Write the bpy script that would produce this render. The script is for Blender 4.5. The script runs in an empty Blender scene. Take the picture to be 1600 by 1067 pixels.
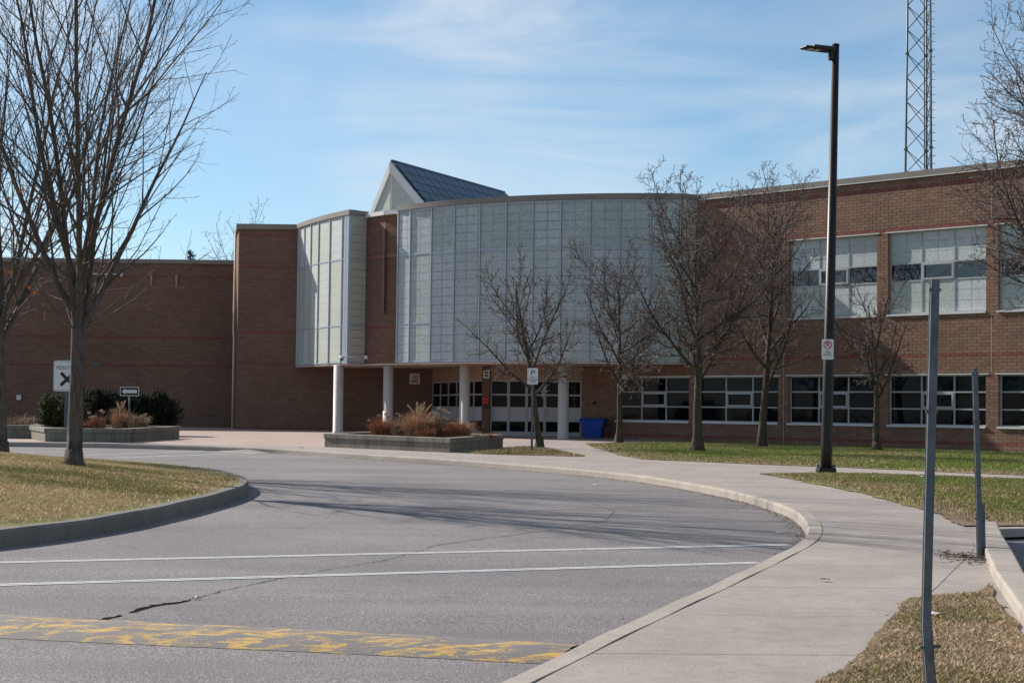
import bpy, bmesh, math, random
import numpy as np
from mathutils import Vector, Matrix
from mathutils.geometry import delaunay_2d_cdt

# ------------------------------------------------------------------ camera, sky, sun, exposure
scn = bpy.context.scene
COL = scn.collection
EYE = 1.65
SLOPE = 0.0085            # the site rises gently towards the school
cam_d = bpy.data.cameras.new('camera'); cam = bpy.data.objects.new('camera', cam_d); COL.objects.link(cam)
cam_d.sensor_width = 36.0; cam_d.lens = 59.78; cam_d.clip_end = 3000; cam_d.clip_start = 0.1
cam.matrix_world = (Matrix.Translation((0, 0, EYE)) @ Matrix.Rotation(math.radians(90 + 2.306), 4, 'X')
                    @ Matrix.Rotation(0.0115, 4, 'Z'))
scn.camera = cam
SUN_AZ = math.radians(143.5)      # measured from +X, counter-clockwise
SUN_EL = math.radians(31.5)
sd = Vector((math.cos(SUN_AZ) * math.cos(SUN_EL), math.sin(SUN_AZ) * math.cos(SUN_EL), math.sin(SUN_EL)))
sun_d = bpy.data.lights.new('sun', 'SUN'); sun = bpy.data.objects.new('sun', sun_d); COL.objects.link(sun)
sun_d.energy = 5.0; sun_d.angle = math.radians(0.53); sun_d.color = (1.0, 0.93, 0.84)
sun.rotation_euler = sd.to_track_quat('Z', 'Y').to_euler()
world = bpy.data.worlds.new('World'); scn.world = world; world.use_nodes = True
wn = world.node_tree; wn.nodes.clear()
def N(t, kind, **kw):
    n = t.nodes.new(kind)
    for k, v in kw.items():
        if k in n.inputs: n.inputs[k].default_value = v
        else: setattr(n, k, v)
    return n
sky = N(wn, 'ShaderNodeTexSky'); sky.sky_type = 'NISHITA'; sky.sun_disc = False
sky.sun_elevation = SUN_EL; sky.sun_rotation = math.pi / 2 - SUN_AZ
sky.air_density = 1.0; sky.dust_density = 0.1; sky.ozone_density = 3.5; sky.altitude = 1200
geo = N(wn, 'ShaderNodeTexCoord')
cv = geo
def cloud(rot, sc, loc, scale, detail, rough, dist, lo, hi):
    m = N(wn, 'ShaderNodeMapping'); m.inputs['Rotation'].default_value = rot; m.inputs['Scale'].default_value = sc; m.inputs['Location'].default_value = loc
    wn.links.new(cv.outputs['Generated'], m.inputs[0])
    n = N(wn, 'ShaderNodeTexNoise', Scale=scale, Detail=detail, Roughness=rough, Distortion=dist); wn.links.new(m.outputs[0], n.inputs['Vector'])
    r = N(wn, 'ShaderNodeMapRange'); r.interpolation_type = 'SMOOTHSTEP'; r.inputs[1].default_value = lo; r.inputs[2].default_value = hi
    wn.links.new(n.outputs[0], r.inputs[0]); return r.outputs[0]
c1 = cloud((0.15, 1.05, 0.2), (1.5, 1.6, 4.2), (2.3, 0.7, 1.4), 2.0, 8, 0.58, 1.6, 0.32, 0.76)     # feathery cirrus
c2 = cloud((0.0, 0.5, 0.0), (1.0, 1.0, 1.5), (8.2, 1.7, 4.4), 2.4, 3, 0.5, 0.5, 0.36, 0.60)       # where the cirrus lies
cm = N(wn, 'ShaderNodeMath', operation='MULTIPLY'); wn.links.new(c1, cm.inputs[0]); wn.links.new(c2, cm.inputs[1])
c3 = cloud((0.2, 0.4, 0.5), (0.8, 1.0, 1.8), (7.7, 3.1, 0.4), 2.2, 6, 0.55, 0.8, 0.42, 0.75)       # thin veil
c3m = N(wn, 'ShaderNodeMath', operation='MULTIPLY'); wn.links.new(c3, c3m.inputs[0]); c3m.inputs[1].default_value = 0.30
cs = N(wn, 'ShaderNodeMath', operation='ADD', use_clamp=True); wn.links.new(cm.outputs[0], cs.inputs[0]); wn.links.new(c3m.outputs[0], cs.inputs[1])
cf = N(wn, 'ShaderNodeMath', operation='MULTIPLY'); wn.links.new(cs.outputs[0], cf.inputs[0]); cf.inputs[1].default_value = 0.80
# a touch more saturation: the photograph's polarised blue
hs = N(wn, 'ShaderNodeHueSaturation', Hue=0.489, Saturation=1.0, Value=0.97); wn.links.new(sky.outputs[0], hs.inputs['Color'])
mixc = N(wn, 'ShaderNodeMix', data_type='RGBA'); wn.links.new(cf.outputs[0], mixc.inputs[0]); wn.links.new(hs.outputs[0], mixc.inputs[6]); mixc.inputs[7].default_value = (6.3, 6.75, 7.2, 1)
bg = N(wn, 'ShaderNodeBackground', Strength=0.085); wn.links.new(mixc.outputs[2], bg.inputs[0])
wo = N(wn, 'ShaderNodeOutputWorld'); wn.links.new(bg.outputs[0], wo.inputs[0])
scn.view_settings.view_transform = 'Standard'; scn.view_settings.look = 'None'; scn.view_settings.gamma = 1.0
scn.view_settings.exposure = 0.55; scn.view_settings.use_curve_mapping = False
scn.render.engine = 'CYCLES'

# ------------------------------------------------------------------ helpers
RNG = random.Random(11)
def tag(o, label=None, cat=None, group=None, kind=None):
    if label: o['label'] = label
    if cat: o['category'] = cat
    if group: o['group'] = group
    if kind: o['kind'] = kind
    return o
def thing(name, loc, label, cat, group=None, rz=0.0):
    o = bpy.data.objects.new(name, None); COL.objects.link(o); o.empty_display_size = 0.2
    o.location = loc; o.rotation_euler = (0, 0, rz)
    return tag(o, label, cat, group)
def link(name, me, parent=None, loc=(0, 0, 0), rz=0.0):
    o = bpy.data.objects.new(name, me); COL.objects.link(o); o.location = loc; o.rotation_euler = (0, 0, rz)
    if parent: o.parent = parent
    return o
class MB:
    def __init__(s): s.v = []; s.f = []
    def add(s, v, f):
        b = len(s.v); s.v += [tuple(p) for p in v]; s.f += [tuple(i + b for i in q) for q in f]; return s
    def box(s, x0, x1, y0, y1, z0, z1):
        return s.add([(x0,y0,z0),(x1,y0,z0),(x1,y1,z0),(x0,y1,z0),(x0,y0,z1),(x1,y0,z1),(x1,y1,z1),(x0,y1,z1)],
                     [(0,3,2,1),(4,5,6,7),(0,1,5,4),(1,2,6,5),(2,3,7,6),(3,0,4,7)])
    def obox(s, o, ex, x0, x1, y0, y1, z0, z1):
        """box in a plan frame: origin o, x axis ex, y axis = ex turned left"""
        ey = (-ex[1], ex[0]); P = []
        for z in (z0, z1):
            for x, y in ((x0,y0),(x1,y0),(x1,y1),(x0,y1)):
                P.append((o[0]+ex[0]*x+ey[0]*y, o[1]+ex[1]*x+ey[1]*y, z))
        return s.add(P, [(0,3,2,1),(4,5,6,7),(0,1,5,4),(1,2,6,5),(2,3,7,6),(3,0,4,7)])
    def prism(s, poly, z0, z1, caps=True):
        """z0,z1 numbers or functions of (x,y); poly counter-clockwise"""
        f0 = z0 if callable(z0) else (lambda x, y: z0); f1 = z1 if callable(z1) else (lambda x, y: z1)
        n = len(poly); P = [(x, y, f0(x, y)) for x, y in poly] + [(x, y, f1(x, y)) for x, y in poly]
        F = [(i, (i+1) % n, (i+1) % n + n, i + n) for i in range(n)]
        if caps: F += [tuple(range(n-1, -1, -1)), tuple(range(n, 2*n))]
        return s.add(P, F)
    def tube(s, pts, rad, k=8, cap=True):
        n = len(pts); V = []; F = []
        for i, p in enumerate(pts):
            a = Vector(pts[max(i-1, 0)]); b = Vector(pts[min(i+1, n-1)]); t = (b - a).normalized()
            u = t.cross(Vector((0.31, 0.95, 0.05)) if abs(t.z) > 0.8 else Vector((0, 0, 1))).normalized(); w = t.cross(u)
            r = rad[i] if hasattr(rad, '__len__') else rad
            for j in range(k):
                q = 2*math.pi*j/k; V.append(tuple(Vector(p) + u*math.cos(q)*r + w*math.sin(q)*r))
        for i in range(n-1):
            for j in range(k):
                F.append((i*k+j, i*k+(j+1) % k, (i+1)*k+(j+1) % k, (i+1)*k+j))
        if cap: F += [tuple(range(k)), tuple((n-1)*k + j for j in range(k-1, -1, -1))]
        return s.add(V, F)
    def lathe(s, prof, k=16, c=(0, 0)):
        V = []; F = []; n = len(prof)
        for r, z in prof:
            for j in range(k):
                q = 2*math.pi*j/k; V.append((c[0]+r*math.cos(q), c[1]+r*math.sin(q), z))
        for i in range(n-1):
            for j in range(k): F.append((i*k+j, i*k+(j+1) % k, (i+1)*k+(j+1) % k, (i+1)*k+j))
        F += [tuple(range(k-1, -1, -1)), tuple((n-1)*k+j for j in range(k))]
        return s.add(V, F)
    def mesh(s, name, mat, smooth=False, uv=True, fix=True):
        me = bpy.data.meshes.new(name); me.from_pydata(s.v, [], s.f); me.update()
        if fix:
            bm = bmesh.new(); bm.from_mesh(me); bmesh.ops.recalc_face_normals(bm, faces=bm.faces); bm.to_mesh(me); bm.free()
        if uv:
            L = me.uv_layers.new(name='UVMap'); d = L.data
            for p in me.polygons:
                n = p.normal
                if abs(n.z) > 0.8: t = None
                else:
                    t = Vector((-n.y, n.x, 0)); t.normalize()
                    if abs(t.x) >= abs(t.y):
                        if t.x < 0: t = -t
                    elif t.y > 0: t = -t
                for li in p.loop_indices:
                    c = me.vertices[me.loops[li].vertex_index].co
                    d[li].uv = (c.x, c.y) if t is None else (c.x*t.x + c.y*t.y, c.z)
        if smooth:
            for p in me.polygons: p.use_smooth = True
        if mat: me.materials.append(mat)
        return me
    def build(s, name, mat, parent=None, smooth=False, loc=(0, 0, 0), rz=0.0, uv=True, fix=True):
        return link(name, s.mesh(name, mat, smooth, uv, fix), parent, loc, rz)
def bevel(o, w=0.01, seg=2):
    m = o.modifiers.new('bevel', 'BEVEL'); m.width = w; m.segments = seg; m.limit_method = 'ANGLE'; return o
def gz(y): return SLOPE * min(y, 78.0)
def chaikin(p, it=2):
    for _ in range(it):
        q = [p[0]]
        for a, b in zip(p[:-1], p[1:]):
            q += [(0.75*a[0]+0.25*b[0], 0.75*a[1]+0.25*b[1]), (0.25*a[0]+0.75*b[0], 0.25*a[1]+0.75*b[1])]
        q.append(p[-1]); p = q
    return p
def resample(p, step):
    out = [p[0]]; acc = 0.0
    for a, b in zip(p[:-1], p[1:]):
        L = math.dist(a, b); x = step - acc
        while x <= L:
            k = x / L; out.append((a[0]+(b[0]-a[0])*k, a[1]+(b[1]-a[1])*k)); x += step
        acc = (acc + L) % step
    if math.dist(out[-1], p[-1]) > step*0.3: out.append(p[-1])
    return out
def offset(p, d):
    """shift a polyline to its right by d"""
    out = []
    for i in range(len(p)):
        a = p[max(i-1, 0)]; b = p[min(i+1, len(p)-1)]; tx, ty = b[0]-a[0], b[1]-a[1]; L = math.hypot(tx, ty) or 1
        out.append((p[i][0] + ty/L*d, p[i][1] - tx/L*d))
    return out

# ------------------------------------------------------------------ materials
MATS = {}
def newmat(name):
    m = bpy.data.materials.new(name); m.use_nodes = True; MATS[name] = m
    return m, m.node_tree, m.node_tree.nodes['Principled BSDF']
def lk(t, a, b): t.links.new(a, b)
def ramp(t, fac, stops):
    r = t.nodes.new('ShaderNodeValToRGB'); e = r.color_ramp.elements
    while len(e) < len(stops): e.new(0.5)
    for el, (p, c) in zip(e, stops): el.position = p; el.color = (*c, 1)
    lk(t, fac, r.inputs[0]); return r.outputs[0]
def noise(t, vec, scale, detail=4, rough=0.55, dist=0.0):
    n = N(t, 'ShaderNodeTexNoise', Scale=scale, Detail=detail, Roughness=rough, Distortion=dist)
    if vec is not None: lk(t, vec, n.inputs['Vector'])
    return n.outputs[0]
def mix(t, fac, a, b, mode='MIX'):
    m = N(t, 'ShaderNodeMix', data_type='RGBA', blend_type=mode)
    for i, x in ((0, fac), (6, a), (7, b)):
        if isinstance(x, (int, float)): m.inputs[i].default_value = x
        elif isinstance(x, tuple): m.inputs[i].default_value = (*x, 1)
        else: lk(t, x, m.inputs[i])
    return m.outputs[2]
def bump(t, bs, h, strength=0.3, dist=0.01):
    b = N(t, 'ShaderNodeBump', Strength=strength, Distance=dist); lk(t, h, b.inputs['Height']); lk(t, b.outputs[0], bs.inputs['Normal'])
def pos(t): return t.nodes.new('ShaderNodeNewGeometry').outputs['Position']
def uvn(t): return t.nodes.new('ShaderNodeTexCoord').outputs['UV']
def simple(name, col, rough=0.6, var=0.12, scale=6.0, metal=0.0, bmp=0.0, detail=5, spec=0.4, obj=False):
    m, t, b = newmat(name)
    v = t.nodes.new('ShaderNodeTexCoord').outputs['Object'] if obj else pos(t)
    n = noise(t, v, scale, detail, 0.6)
    lo = tuple(c*(1-var) for c in col); hi = tuple(min(1, c*(1+var)) for c in col)
    lk(t, ramp(t, n, [(0.3, lo), (0.7, hi)]), b.inputs['Base Color'])
    b.inputs['Roughness'].default_value = rough; b.inputs['Metallic'].default_value = metal; b.inputs['Specular IOR Level'].default_value = spec
    if bmp: bump(t, b, noise(t, v, scale*6, 4), bmp, 0.01)
    return m
# brick laid as texture (far walls), 300 x 100 mm
def brickmat(name, c1, c2, mortar):
    m, t, b = newmat(name)
    br = t.nodes.new('ShaderNodeTexBrick'); lk(t, uvn(t), br.inputs['Vector'])
    for k, v in (('Scale', 1.0), ('Mortar Size', 0.006), ('Mortar Smooth', 0.2), ('Bias', -0.1), ('Brick Width', 0.3), ('Row Height', 0.1)): br.inputs[k].default_value = v
    br.inputs['Color1'].default_value = (*c1, 1); br.inputs['Color2'].default_value = (*c2, 1); br.inputs['Mortar'].default_value = (*mortar, 1)
    big = noise(t, pos(t), 0.35, 5, 0.6)
    col = mix(t, 0.55, br.outputs[0], ramp(t, big, [(0.3, (0.62, 0.62, 0.62)), (0.7, (1.0, 1.0, 1.0))]), 'MULTIPLY')
    lk(t, col, b.inputs['Base Color']); b.inputs['Roughness'].default_value = 0.85; b.inputs['Specular IOR Level'].default_value = 0.25
    inv = N(t, 'ShaderNodeMath', operation='SUBTRACT'); inv.inputs[0].default_value = 1; lk(t, br.outputs['Fac'], inv.inputs[1])
    bump(t, b, inv.outputs[0], 0.5, 0.01)
    return m
M_brick = brickmat('brick_brown', (0.185, 0.104, 0.070), (0.135, 0.080, 0.056), (0.23, 0.165, 0.13))
M_bandr = brickmat('brick_red', (0.19, 0.062, 0.052), (0.16, 0.055, 0.048), (0.24, 0.16, 0.13))
# bricks as geometry: colour from an attribute
m, t, b = newmat('wing_brick'); M_wbrick = m
at = t.nodes.new('ShaderNodeAttribute'); at.attribute_name = 'tint'
col = mix(t, 0.5, at.outputs['Color'], ramp(t, noise(t, pos(t), 0.5, 5, 0.62), [(0.3, (0.66, 0.66, 0.66)), (0.72, (1, 1, 1))]), 'MULTIPLY')
col = mix(t, 0.4, col, ramp(t, noise(t, pos(t), 40, 3), [(0.3, (0.6, 0.6, 0.6)), (0.7, (1, 1, 1))]), 'MULTIPLY')
lk(t, col, b.inputs['Base Color']); b.inputs['Roughness'].default_value = 0.85; b.inputs['Specular IOR Level'].default_value = 0.25
bump(t, b, noise(t, pos(t), 90, 3), 0.25, 0.004)
M_mortar = simple('mortar', (0.215, 0.135, 0.10), 0.9, 0.2, 3.0)
M_cap = simple('cap_metal', (0.20, 0.175, 0.155), 0.5, 0.08, 1.2, 0.0)
M_wcap = simple('white_flashing', (0.62, 0.62, 0.62), 0.4, 0.05, 2.0)
M_alu = simple('aluminium', (0.37, 0.42, 0.50), 0.42, 0.06, 3.0, 0.15)
M_frame = simple('window_frame', (0.38, 0.39, 0.41), 0.45, 0.06, 3.0)
M_tan = simple('tan_panel', (0.34, 0.22, 0.16), 0.7, 0.06, 2.0)
M_soffit = simple('soffit', (0.56, 0.46, 0.40), 0.75, 0.05, 0.8)
M_column = simple('column_paint', (0.50, 0.46, 0.43), 0.6, 0.06, 2.0)
M_doorp = simple('door_panel', (0.42, 0.43, 0.46), 0.5, 0.05, 2.0)
M_found = simple('foundation', (0.36, 0.35, 0.33), 0.9, 0.2, 2.5)
M_roof = simple('roof_membrane', (0.2, 0.2, 0.2), 0.9, 0.2, 1.0)
M_redpaint = simple('red_steel', (0.19, 0.085, 0.078), 0.55, 0.1, 3.0)
M_white = simple('sign_white', (0.60, 0.61, 0.62), 0.5, 0.05, 8.0)
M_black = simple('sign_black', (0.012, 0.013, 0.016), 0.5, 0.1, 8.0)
M_red = simple('sign_red', (0.50, 0.025, 0.03), 0.5, 0.1, 8.0)
M_galv = simple('galvanised', (0.095, 0.112, 0.13), 0.55, 0.3, 14.0, 0.3)
M_pole = simple('bronze_pole', (0.016, 0.013, 0.013), 0.42, 0.15, 5.0, 0.0, 0.0, 5, 0.25)
M_lens = simple('lamp_lens', (0.55, 0.55, 0.5), 0.2, 0.05, 5.0)
M_tower = simple('tower_steel', (0.095, 0.105, 0.115), 0.5, 0.15, 2.0, 0.3)
M_bin = simple('bin_plastic', (0.006, 0.055, 0.36), 0.45, 0.1, 4.0)
M_soil = simple('mulch', (0.085, 0.055, 0.04), 0.95, 0.5, 22.0, 0, 0.8)
M_pipe = simple('pale_trim', (0.62, 0.48, 0.40), 0.7, 0.08, 3.0)
# glass
def glassmat(name, base, rough=0.03):
    m, t, b = newmat(name); b.inputs['Base Color'].default_value = (*base, 1); b.inputs['Roughness'].default_value = rough
    b.inputs['Specular IOR Level'].default_value = 0.5; b.inputs['IOR'].default_value = 1.18
    bump(t, b, noise(t, pos(t), 1.6, 2), 0.035, 0.05); return m
M_glass = glassmat('dark_glass', (0.004, 0.005, 0.007))
M_glassb = glassmat('glass_over_blind', (0.004, 0.013, 0.020))
M_glassu = glassmat('upper_glass', (0.006, 0.012, 0.02)); M_glassu.node_tree.nodes['Principled BSDF'].inputs['IOR'].default_value = 1.75
# translucent sandwich panels with their inner grid showing through
def panelmat(name, base, gx, gzz, dark=0.55, stain=1.0):
    m, t, b = newmat(name)
    sp = t.nodes.new('ShaderNodeSeparateXYZ'); lk(t, uvn(t), sp.inputs[0])
    def line(sock, period, w):
        a = N(t, 'ShaderNodeMath', operation='DIVIDE'); lk(t, sock, a.inputs[0]); a.inputs[1].default_value = period
        f = N(t, 'ShaderNodeMath', operation='FRACT'); lk(t, a.outputs[0], f.inputs[0])
        s = N(t, 'ShaderNodeMath', operation='SUBTRACT'); lk(t, f.outputs[0], s.inputs[0]); s.inputs[1].default_value = 0.5
        ab = N(t, 'ShaderNodeMath', operation='ABSOLUTE'); lk(t, s.outputs[0], ab.inputs[0])
        r = N(t, 'ShaderNodeMapRange'); r.interpolation_type = 'SMOOTHSTEP'; h = 0.5 - w/period
        r.inputs[1].default_value = h; r.inputs[2].default_value = 0.5; lk(t, ab.outputs[0], r.inputs[0]); return r.outputs[0]
    lx = line(sp.outputs[0], gx, 0.034); lz = line(sp.outputs[1], gzz, 0.028)
    g = N(t, 'ShaderNodeMath', operation='MAXIMUM'); lk(t, lx, g.inputs[0]); lk(t, lz, g.inputs[1])
    oi = t.nodes.new('ShaderNodeObjectInfo').outputs['Random']
    gs = N(t, 'ShaderNodeMath', operation='MULTIPLY'); lk(t, g.outputs[0], gs.inputs[0])
    rr = N(t, 'ShaderNodeMapRange'); rr.inputs[3].default_value = dark*0.5; rr.inputs[4].default_value = dark; lk(t, oi, rr.inputs[0]); lk(t, rr.outputs[0], gs.inputs[1])
    tint = mix(t, oi, tuple(c*f for c, f in zip(base, (0.84, 0.90, 0.86))), tuple(c*f for c, f in zip(base, (1.03, 1.05, 1.12))))
    w = noise(t, pos(t), 11.0, 6, 0.8, 0.8); w2 = noise(t, pos(t), 0.9, 4, 0.6)
    tint = mix(t, 0.75*stain, tint, ramp(t, w, [(0.40, (0.60, 0.63, 0.58)), (0.56, (1.04, 1.04, 1.04))]), 'MULTIPLY')
    tint = mix(t, 0.6*stain, tint, ramp(t, w2, [(0.3, (0.74, 0.77, 0.78)), (0.65, (1, 1, 1))]), 'MULTIPLY')
    col = mix(t, gs.outputs[0], tint, tuple(c*0.36 for c in base))
    lk(t, col, b.inputs['Base Color']); b.inputs['Roughness'].default_value = 0.5; b.inputs['Specular IOR Level'].default_value = 0.35
    return m
M_panel = panelmat('fibre_panel', (0.46, 0.50, 0.515), 0.527, 0.305, 0.9)
M_panelL = panelmat('fibre_panel_pale', (0.50, 0.51, 0.46), 0.9, 0.305, 0.30, 0.5)
M_panelW = panelmat('window_fibre_panel', (0.56, 0.59, 0.58), 0.56, 0.33, 0.6, 0.8)
M_panelS = panelmat('skylight_panel', (0.07, 0.12, 0.17), 0.62, 0.36, 0.75, 0.5)
# ground
m, t, b = newmat('asphalt'); M_asph = m
p = pos(t)
fine = noise(t, p, 80, 4, 0.85); med = noise(t, p, 30, 5, 0.75); big = noise(t, p, 0.35, 6, 0.6)
sm = N(t, 'ShaderNodeMapping'); sm.inputs['Rotation'].default_value = (0, 0, 0.6); sm.inputs['Scale'].default_value = (0.10, 1.3, 1); lk(t, p, sm.inputs[0])
strk = noise(t, sm.outputs[0], 1.0, 5, 0.6)
c = ramp(t, fine, [(0.36, (0.055, 0.050, 0.051)), (0.5, (0.190, 0.175, 0.176)), (0.64, (0.54, 0.50, 0.495))])
c = mix(t, 0.45, c, ramp(t, med, [(0.3, (0.40, 0.40, 0.42)), (0.62, (1, 1, 1))]), 'MULTIPLY')
c = mix(t, 0.8, c, ramp(t, big, [(0.3, (0.72, 0.71, 0.73)), (0.7, (1.10, 1.09, 1.07))]), 'MULTIPLY')
c = mix(t, 0.6, c, ramp(t, strk, [(0.35, (0.74, 0.74, 0.76)), (0.62, (1.06, 1.05, 1.04))]), 'MULTIPLY')
oil = ramp(t, noise(t, p, 1.4, 5, 0.7, 0.7), [(0.29, (0.55, 0.55, 0.57)), (0.37, (1, 1, 1))]); c = mix(t, 0.7, c, oil, 'MULTIPLY')
lk(t, c, b.inputs['Base Color']); b.inputs['Roughness'].default_value = 0.88; b.inputs['Specular IOR Level'].default_value = 0.3
bump(t, b, fine, 0.5, 0.006)
def concrete(name, col, scale=1.0, speck=0.35):
    m, t, b = newmat(name); p = pos(t)
    f = noise(t, p, 130*scale, 3, 0.65); g = noise(t, p, 1.1*scale, 6, 0.62); h = noise(t, p, 9*scale, 5, 0.7)
    c = ramp(t, g, [(0.28, tuple(x*0.80 for x in col)), (0.72, tuple(x*1.10 for x in col))])
    c = mix(t, speck, c, ramp(t, f, [(0.3, (0.5, 0.5, 0.5)), (0.6, (1, 1, 1))]), 'MULTIPLY')
    c = mix(t, 0.45, c, ramp(t, h, [(0.3, (0.66, 0.63, 0.60)), (0.6, (1, 1, 1))]), 'MULTIPLY')
    sp_ = ramp(t, noise(t, p, 3.3*scale, 7, 0.75, 1.2), [(0.30, (0.62, 0.58, 0.54)), (0.40, (1, 1, 1))]); c = mix(t, 0.8, c, sp_, 'MULTIPLY')
    lk(t, c, b.inputs['Base Color']); b.inputs['Roughness'].default_value = 0.9; b.inputs['Specular IOR Level'].default_value = 0.25
    bump(t, b, f, 0.35, 0.005); return m
M_conc = concrete('sidewalk_concrete', (0.385, 0.338, 0.31), 0.8, 0.85)
M_kerb = concrete('kerb_concrete', (0.40, 0.355, 0.31), 1.3, 0.6)
M_ikerb = concrete('island_kerb_concrete', (0.21, 0.19, 0.172), 1.6, 0.7)
m, t, b = newmat('planter_concrete'); M_plant = m
p = pos(t); mp = N(t, 'ShaderNodeMapping'); mp.inputs['Scale'].default_value = (3.5, 3.5, 0.7); lk(t, p, mp.inputs[0])
c = ramp(t, noise(t, mp.outputs[0], 1.0, 6, 0.7), [(0.3, (0.085, 0.075, 0.06)), (0.5, (0.185, 0.168, 0.14)), (0.7, (0.25, 0.23, 0.195))])
c = mix(t, 0.5, c, ramp(t, noise(t, p, 45, 4), [(0.3, (0.6, 0.6, 0.58)), (0.65, (1, 1, 1))]), 'MULTIPLY')
lk(t, c, b.inputs['Base Color']); b.inputs['Roughness'].default_value = 0.92; bump(t, b, noise(t, p, 60, 4), 0.4, 0.01)
m, t, b = newmat('plaza_pavers'); M_paver = m
br = t.nodes.new('ShaderNodeTexBrick'); lk(t, pos(t), br.inputs['Vector'])
for k, v in (('Scale', 1.0), ('Mortar Size', 0.005), ('Brick Width', 0.2), ('Row Height', 0.1)): br.inputs[k].default_value = v
br.inputs['Color1'].default_value = (0.42, 0.30, 0.26, 1); br.inputs['Color2'].default_value = (0.36, 0.265, 0.235, 1); br.inputs['Mortar'].default_value = (0.27, 0.21, 0.18, 1)
c = mix(t, 0.6, br.outputs[0], ramp(t, noise(t, pos(t), 0.8, 6, 0.6), [(0.3, (0.74, 0.73, 0.72)), (0.7, (1.05, 1.04, 1.03))]), 'MULTIPLY')
lk(t, c, b.inputs['Base Color']); b.inputs['Roughness'].default_value = 0.9
def paint(name, col, under, thr, scale, stretch):
    m, t, b = newmat(name); p = pos(t)
    mp = N(t, 'ShaderNodeMapping'); mp.inputs['Scale'].default_value = stretch; mp.inputs['Rotation'].default_value = (0, 0, -0.42); lk(t, p, mp.inputs[0])
    a = noise(t, mp.outputs[0], scale, 7, 0.68, 0.8); f = noise(t, p, 150, 3, 0.6)
    s = N(t, 'ShaderNodeMath', operation='MULTIPLY_ADD'); lk(t, f, s.inputs[0]); s.inputs[1].default_value = 0.35; lk(t, a, s.inputs[2])
    r = N(t, 'ShaderNodeMapRange'); r.inputs[1].default_value = thr; r.inputs[2].default_value = thr + 0.05; lk(t, s.outputs[0], r.inputs[0])
    und = ramp(t, f, [(0.3, tuple(x*0.6 for x in under)), (0.7, tuple(x*1.5 for x in under))])
    pc = ramp(t, noise(t, p, 12, 5, 0.7), [(0.3, tuple(x*0.72 for x in col)), (0.65, col)])
    lk(t, mix(t, r.outputs[0], und, pc), b.inputs['Base Color']); b.inputs['Roughness'].default_value = 0.75; bump(t, b, f, 0.35, 0.005)
    return m
M_yellow = paint('worn_yellow_paint', (0.56, 0.345, 0.085), (0.15, 0.138, 0.138), 0.690, 1.9, (2.2, 6.0, 1))
M_line = paint('worn_white_paint', (0.66, 0.67, 0.70), (0.17, 0.16, 0.16), 0.50, 1.0, (2.0, 12.0, 1))
M_crack = simple('crack_shade', (0.010, 0.0095, 0.010), 1.0, 0.4, 30.0, spec=0.02)  # near-black colour stands in for the shade down inside an open crack
def lawnmat(name, green, tan, lo, hi):
    m, t, b = newmat(name); p = pos(t)
    mp = N(t, 'ShaderNodeMapping'); mp.inputs['Scale'].default_value = (0.5, 1.1, 1); lk(t, p, mp.inputs[0])
    k = ramp(t, noise(t, mp.outputs[0], 0.7, 6, 0.65), [(lo, (0, 0, 0)), (hi, (1, 1, 1))])
    g = ramp(t, noise(t, p, 24, 4, 0.7), [(0.3, tuple(x*0.55 for x in green)), (0.7, tuple(x*1.25 for x in green))])
    d = ramp(t, noise(t, p, 30, 4, 0.7), [(0.3, tuple(x*0.55 for x in tan)), (0.7, tuple(x*1.2 for x in tan))])
    lk(t, mix(t, k, g, d), b.inputs['Base Color']); b.inputs['Roughness'].default_value = 0.95; b.inputs['Specular IOR Level'].default_value = 0.1
    bump(t, b, noise(t, p, 55, 4, 0.7), 0.9, 0.03); return m
M_lawn = lawnmat('lawn', (0.19, 0.195, 0.055), (0.36, 0.27, 0.16), 0.42, 0.62)
M_dry = lawnmat('dry_lawn', (0.20, 0.155, 0.08), (0.32, 0.225, 0.145), 0.30, 0.55)
M_dirt = lawnmat('bare_dirt', (0.22, 0.16, 0.11), (0.28, 0.20, 0.145), 0.4, 0.6)
m, t, b = newmat('grass_blades'); M_blade = m
at = t.nodes.new('ShaderNodeAttribute'); at.attribute_name = 'tint'; lk(t, at.outputs['Color'], b.inputs['Base Color']); b.inputs['Roughness'].default_value = 0.8; b.inputs['Specular IOR Level'].default_value = 0.15
M_needle = m
def bark(name, c0, c1):
    m, t, b = newmat(name); p = pos(t)
    mp = N(t, 'ShaderNodeMapping'); mp.inputs['Scale'].default_value = (9, 9, 1.6); lk(t, p, mp.inputs[0])
    n = noise(t, mp.outputs[0], 2.2, 6, 0.7)
    c = ramp(t, n, [(0.3, c0), (0.7, c1)])
    c = mix(t, 0.5, c, ramp(t, noise(t, p, 1.3, 4), [(0.35, (0.75, 0.78, 0.68)), (0.65, (1, 1, 1))]), 'MULTIPLY')
    lk(t, c, b.inputs['Base Color']); b.inputs['Roughness'].default_value = 0.9; b.inputs['Specular IOR Level'].default_value = 0.2; bump(t, b, n, 0.8, 0.03); return m
M_barkA = bark('maple_bark', (0.045, 0.036, 0.033), (0.15, 0.125, 0.112))
M_barkB = bark('pear_bark', (0.030, 0.025, 0.020), (0.115, 0.092, 0.068))
M_twigA = simple('maple_twig', (0.10, 0.075, 0.068), 0.8, 0.3, 4.0)
M_twigB = simple('pear_twig', (0.112, 0.086, 0.080), 0.7, 0.3, 4.0)
M_leaf = simple('orange_leaf', (0.42, 0.13, 0.04), 0.8, 0.4, 9.0)

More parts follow.
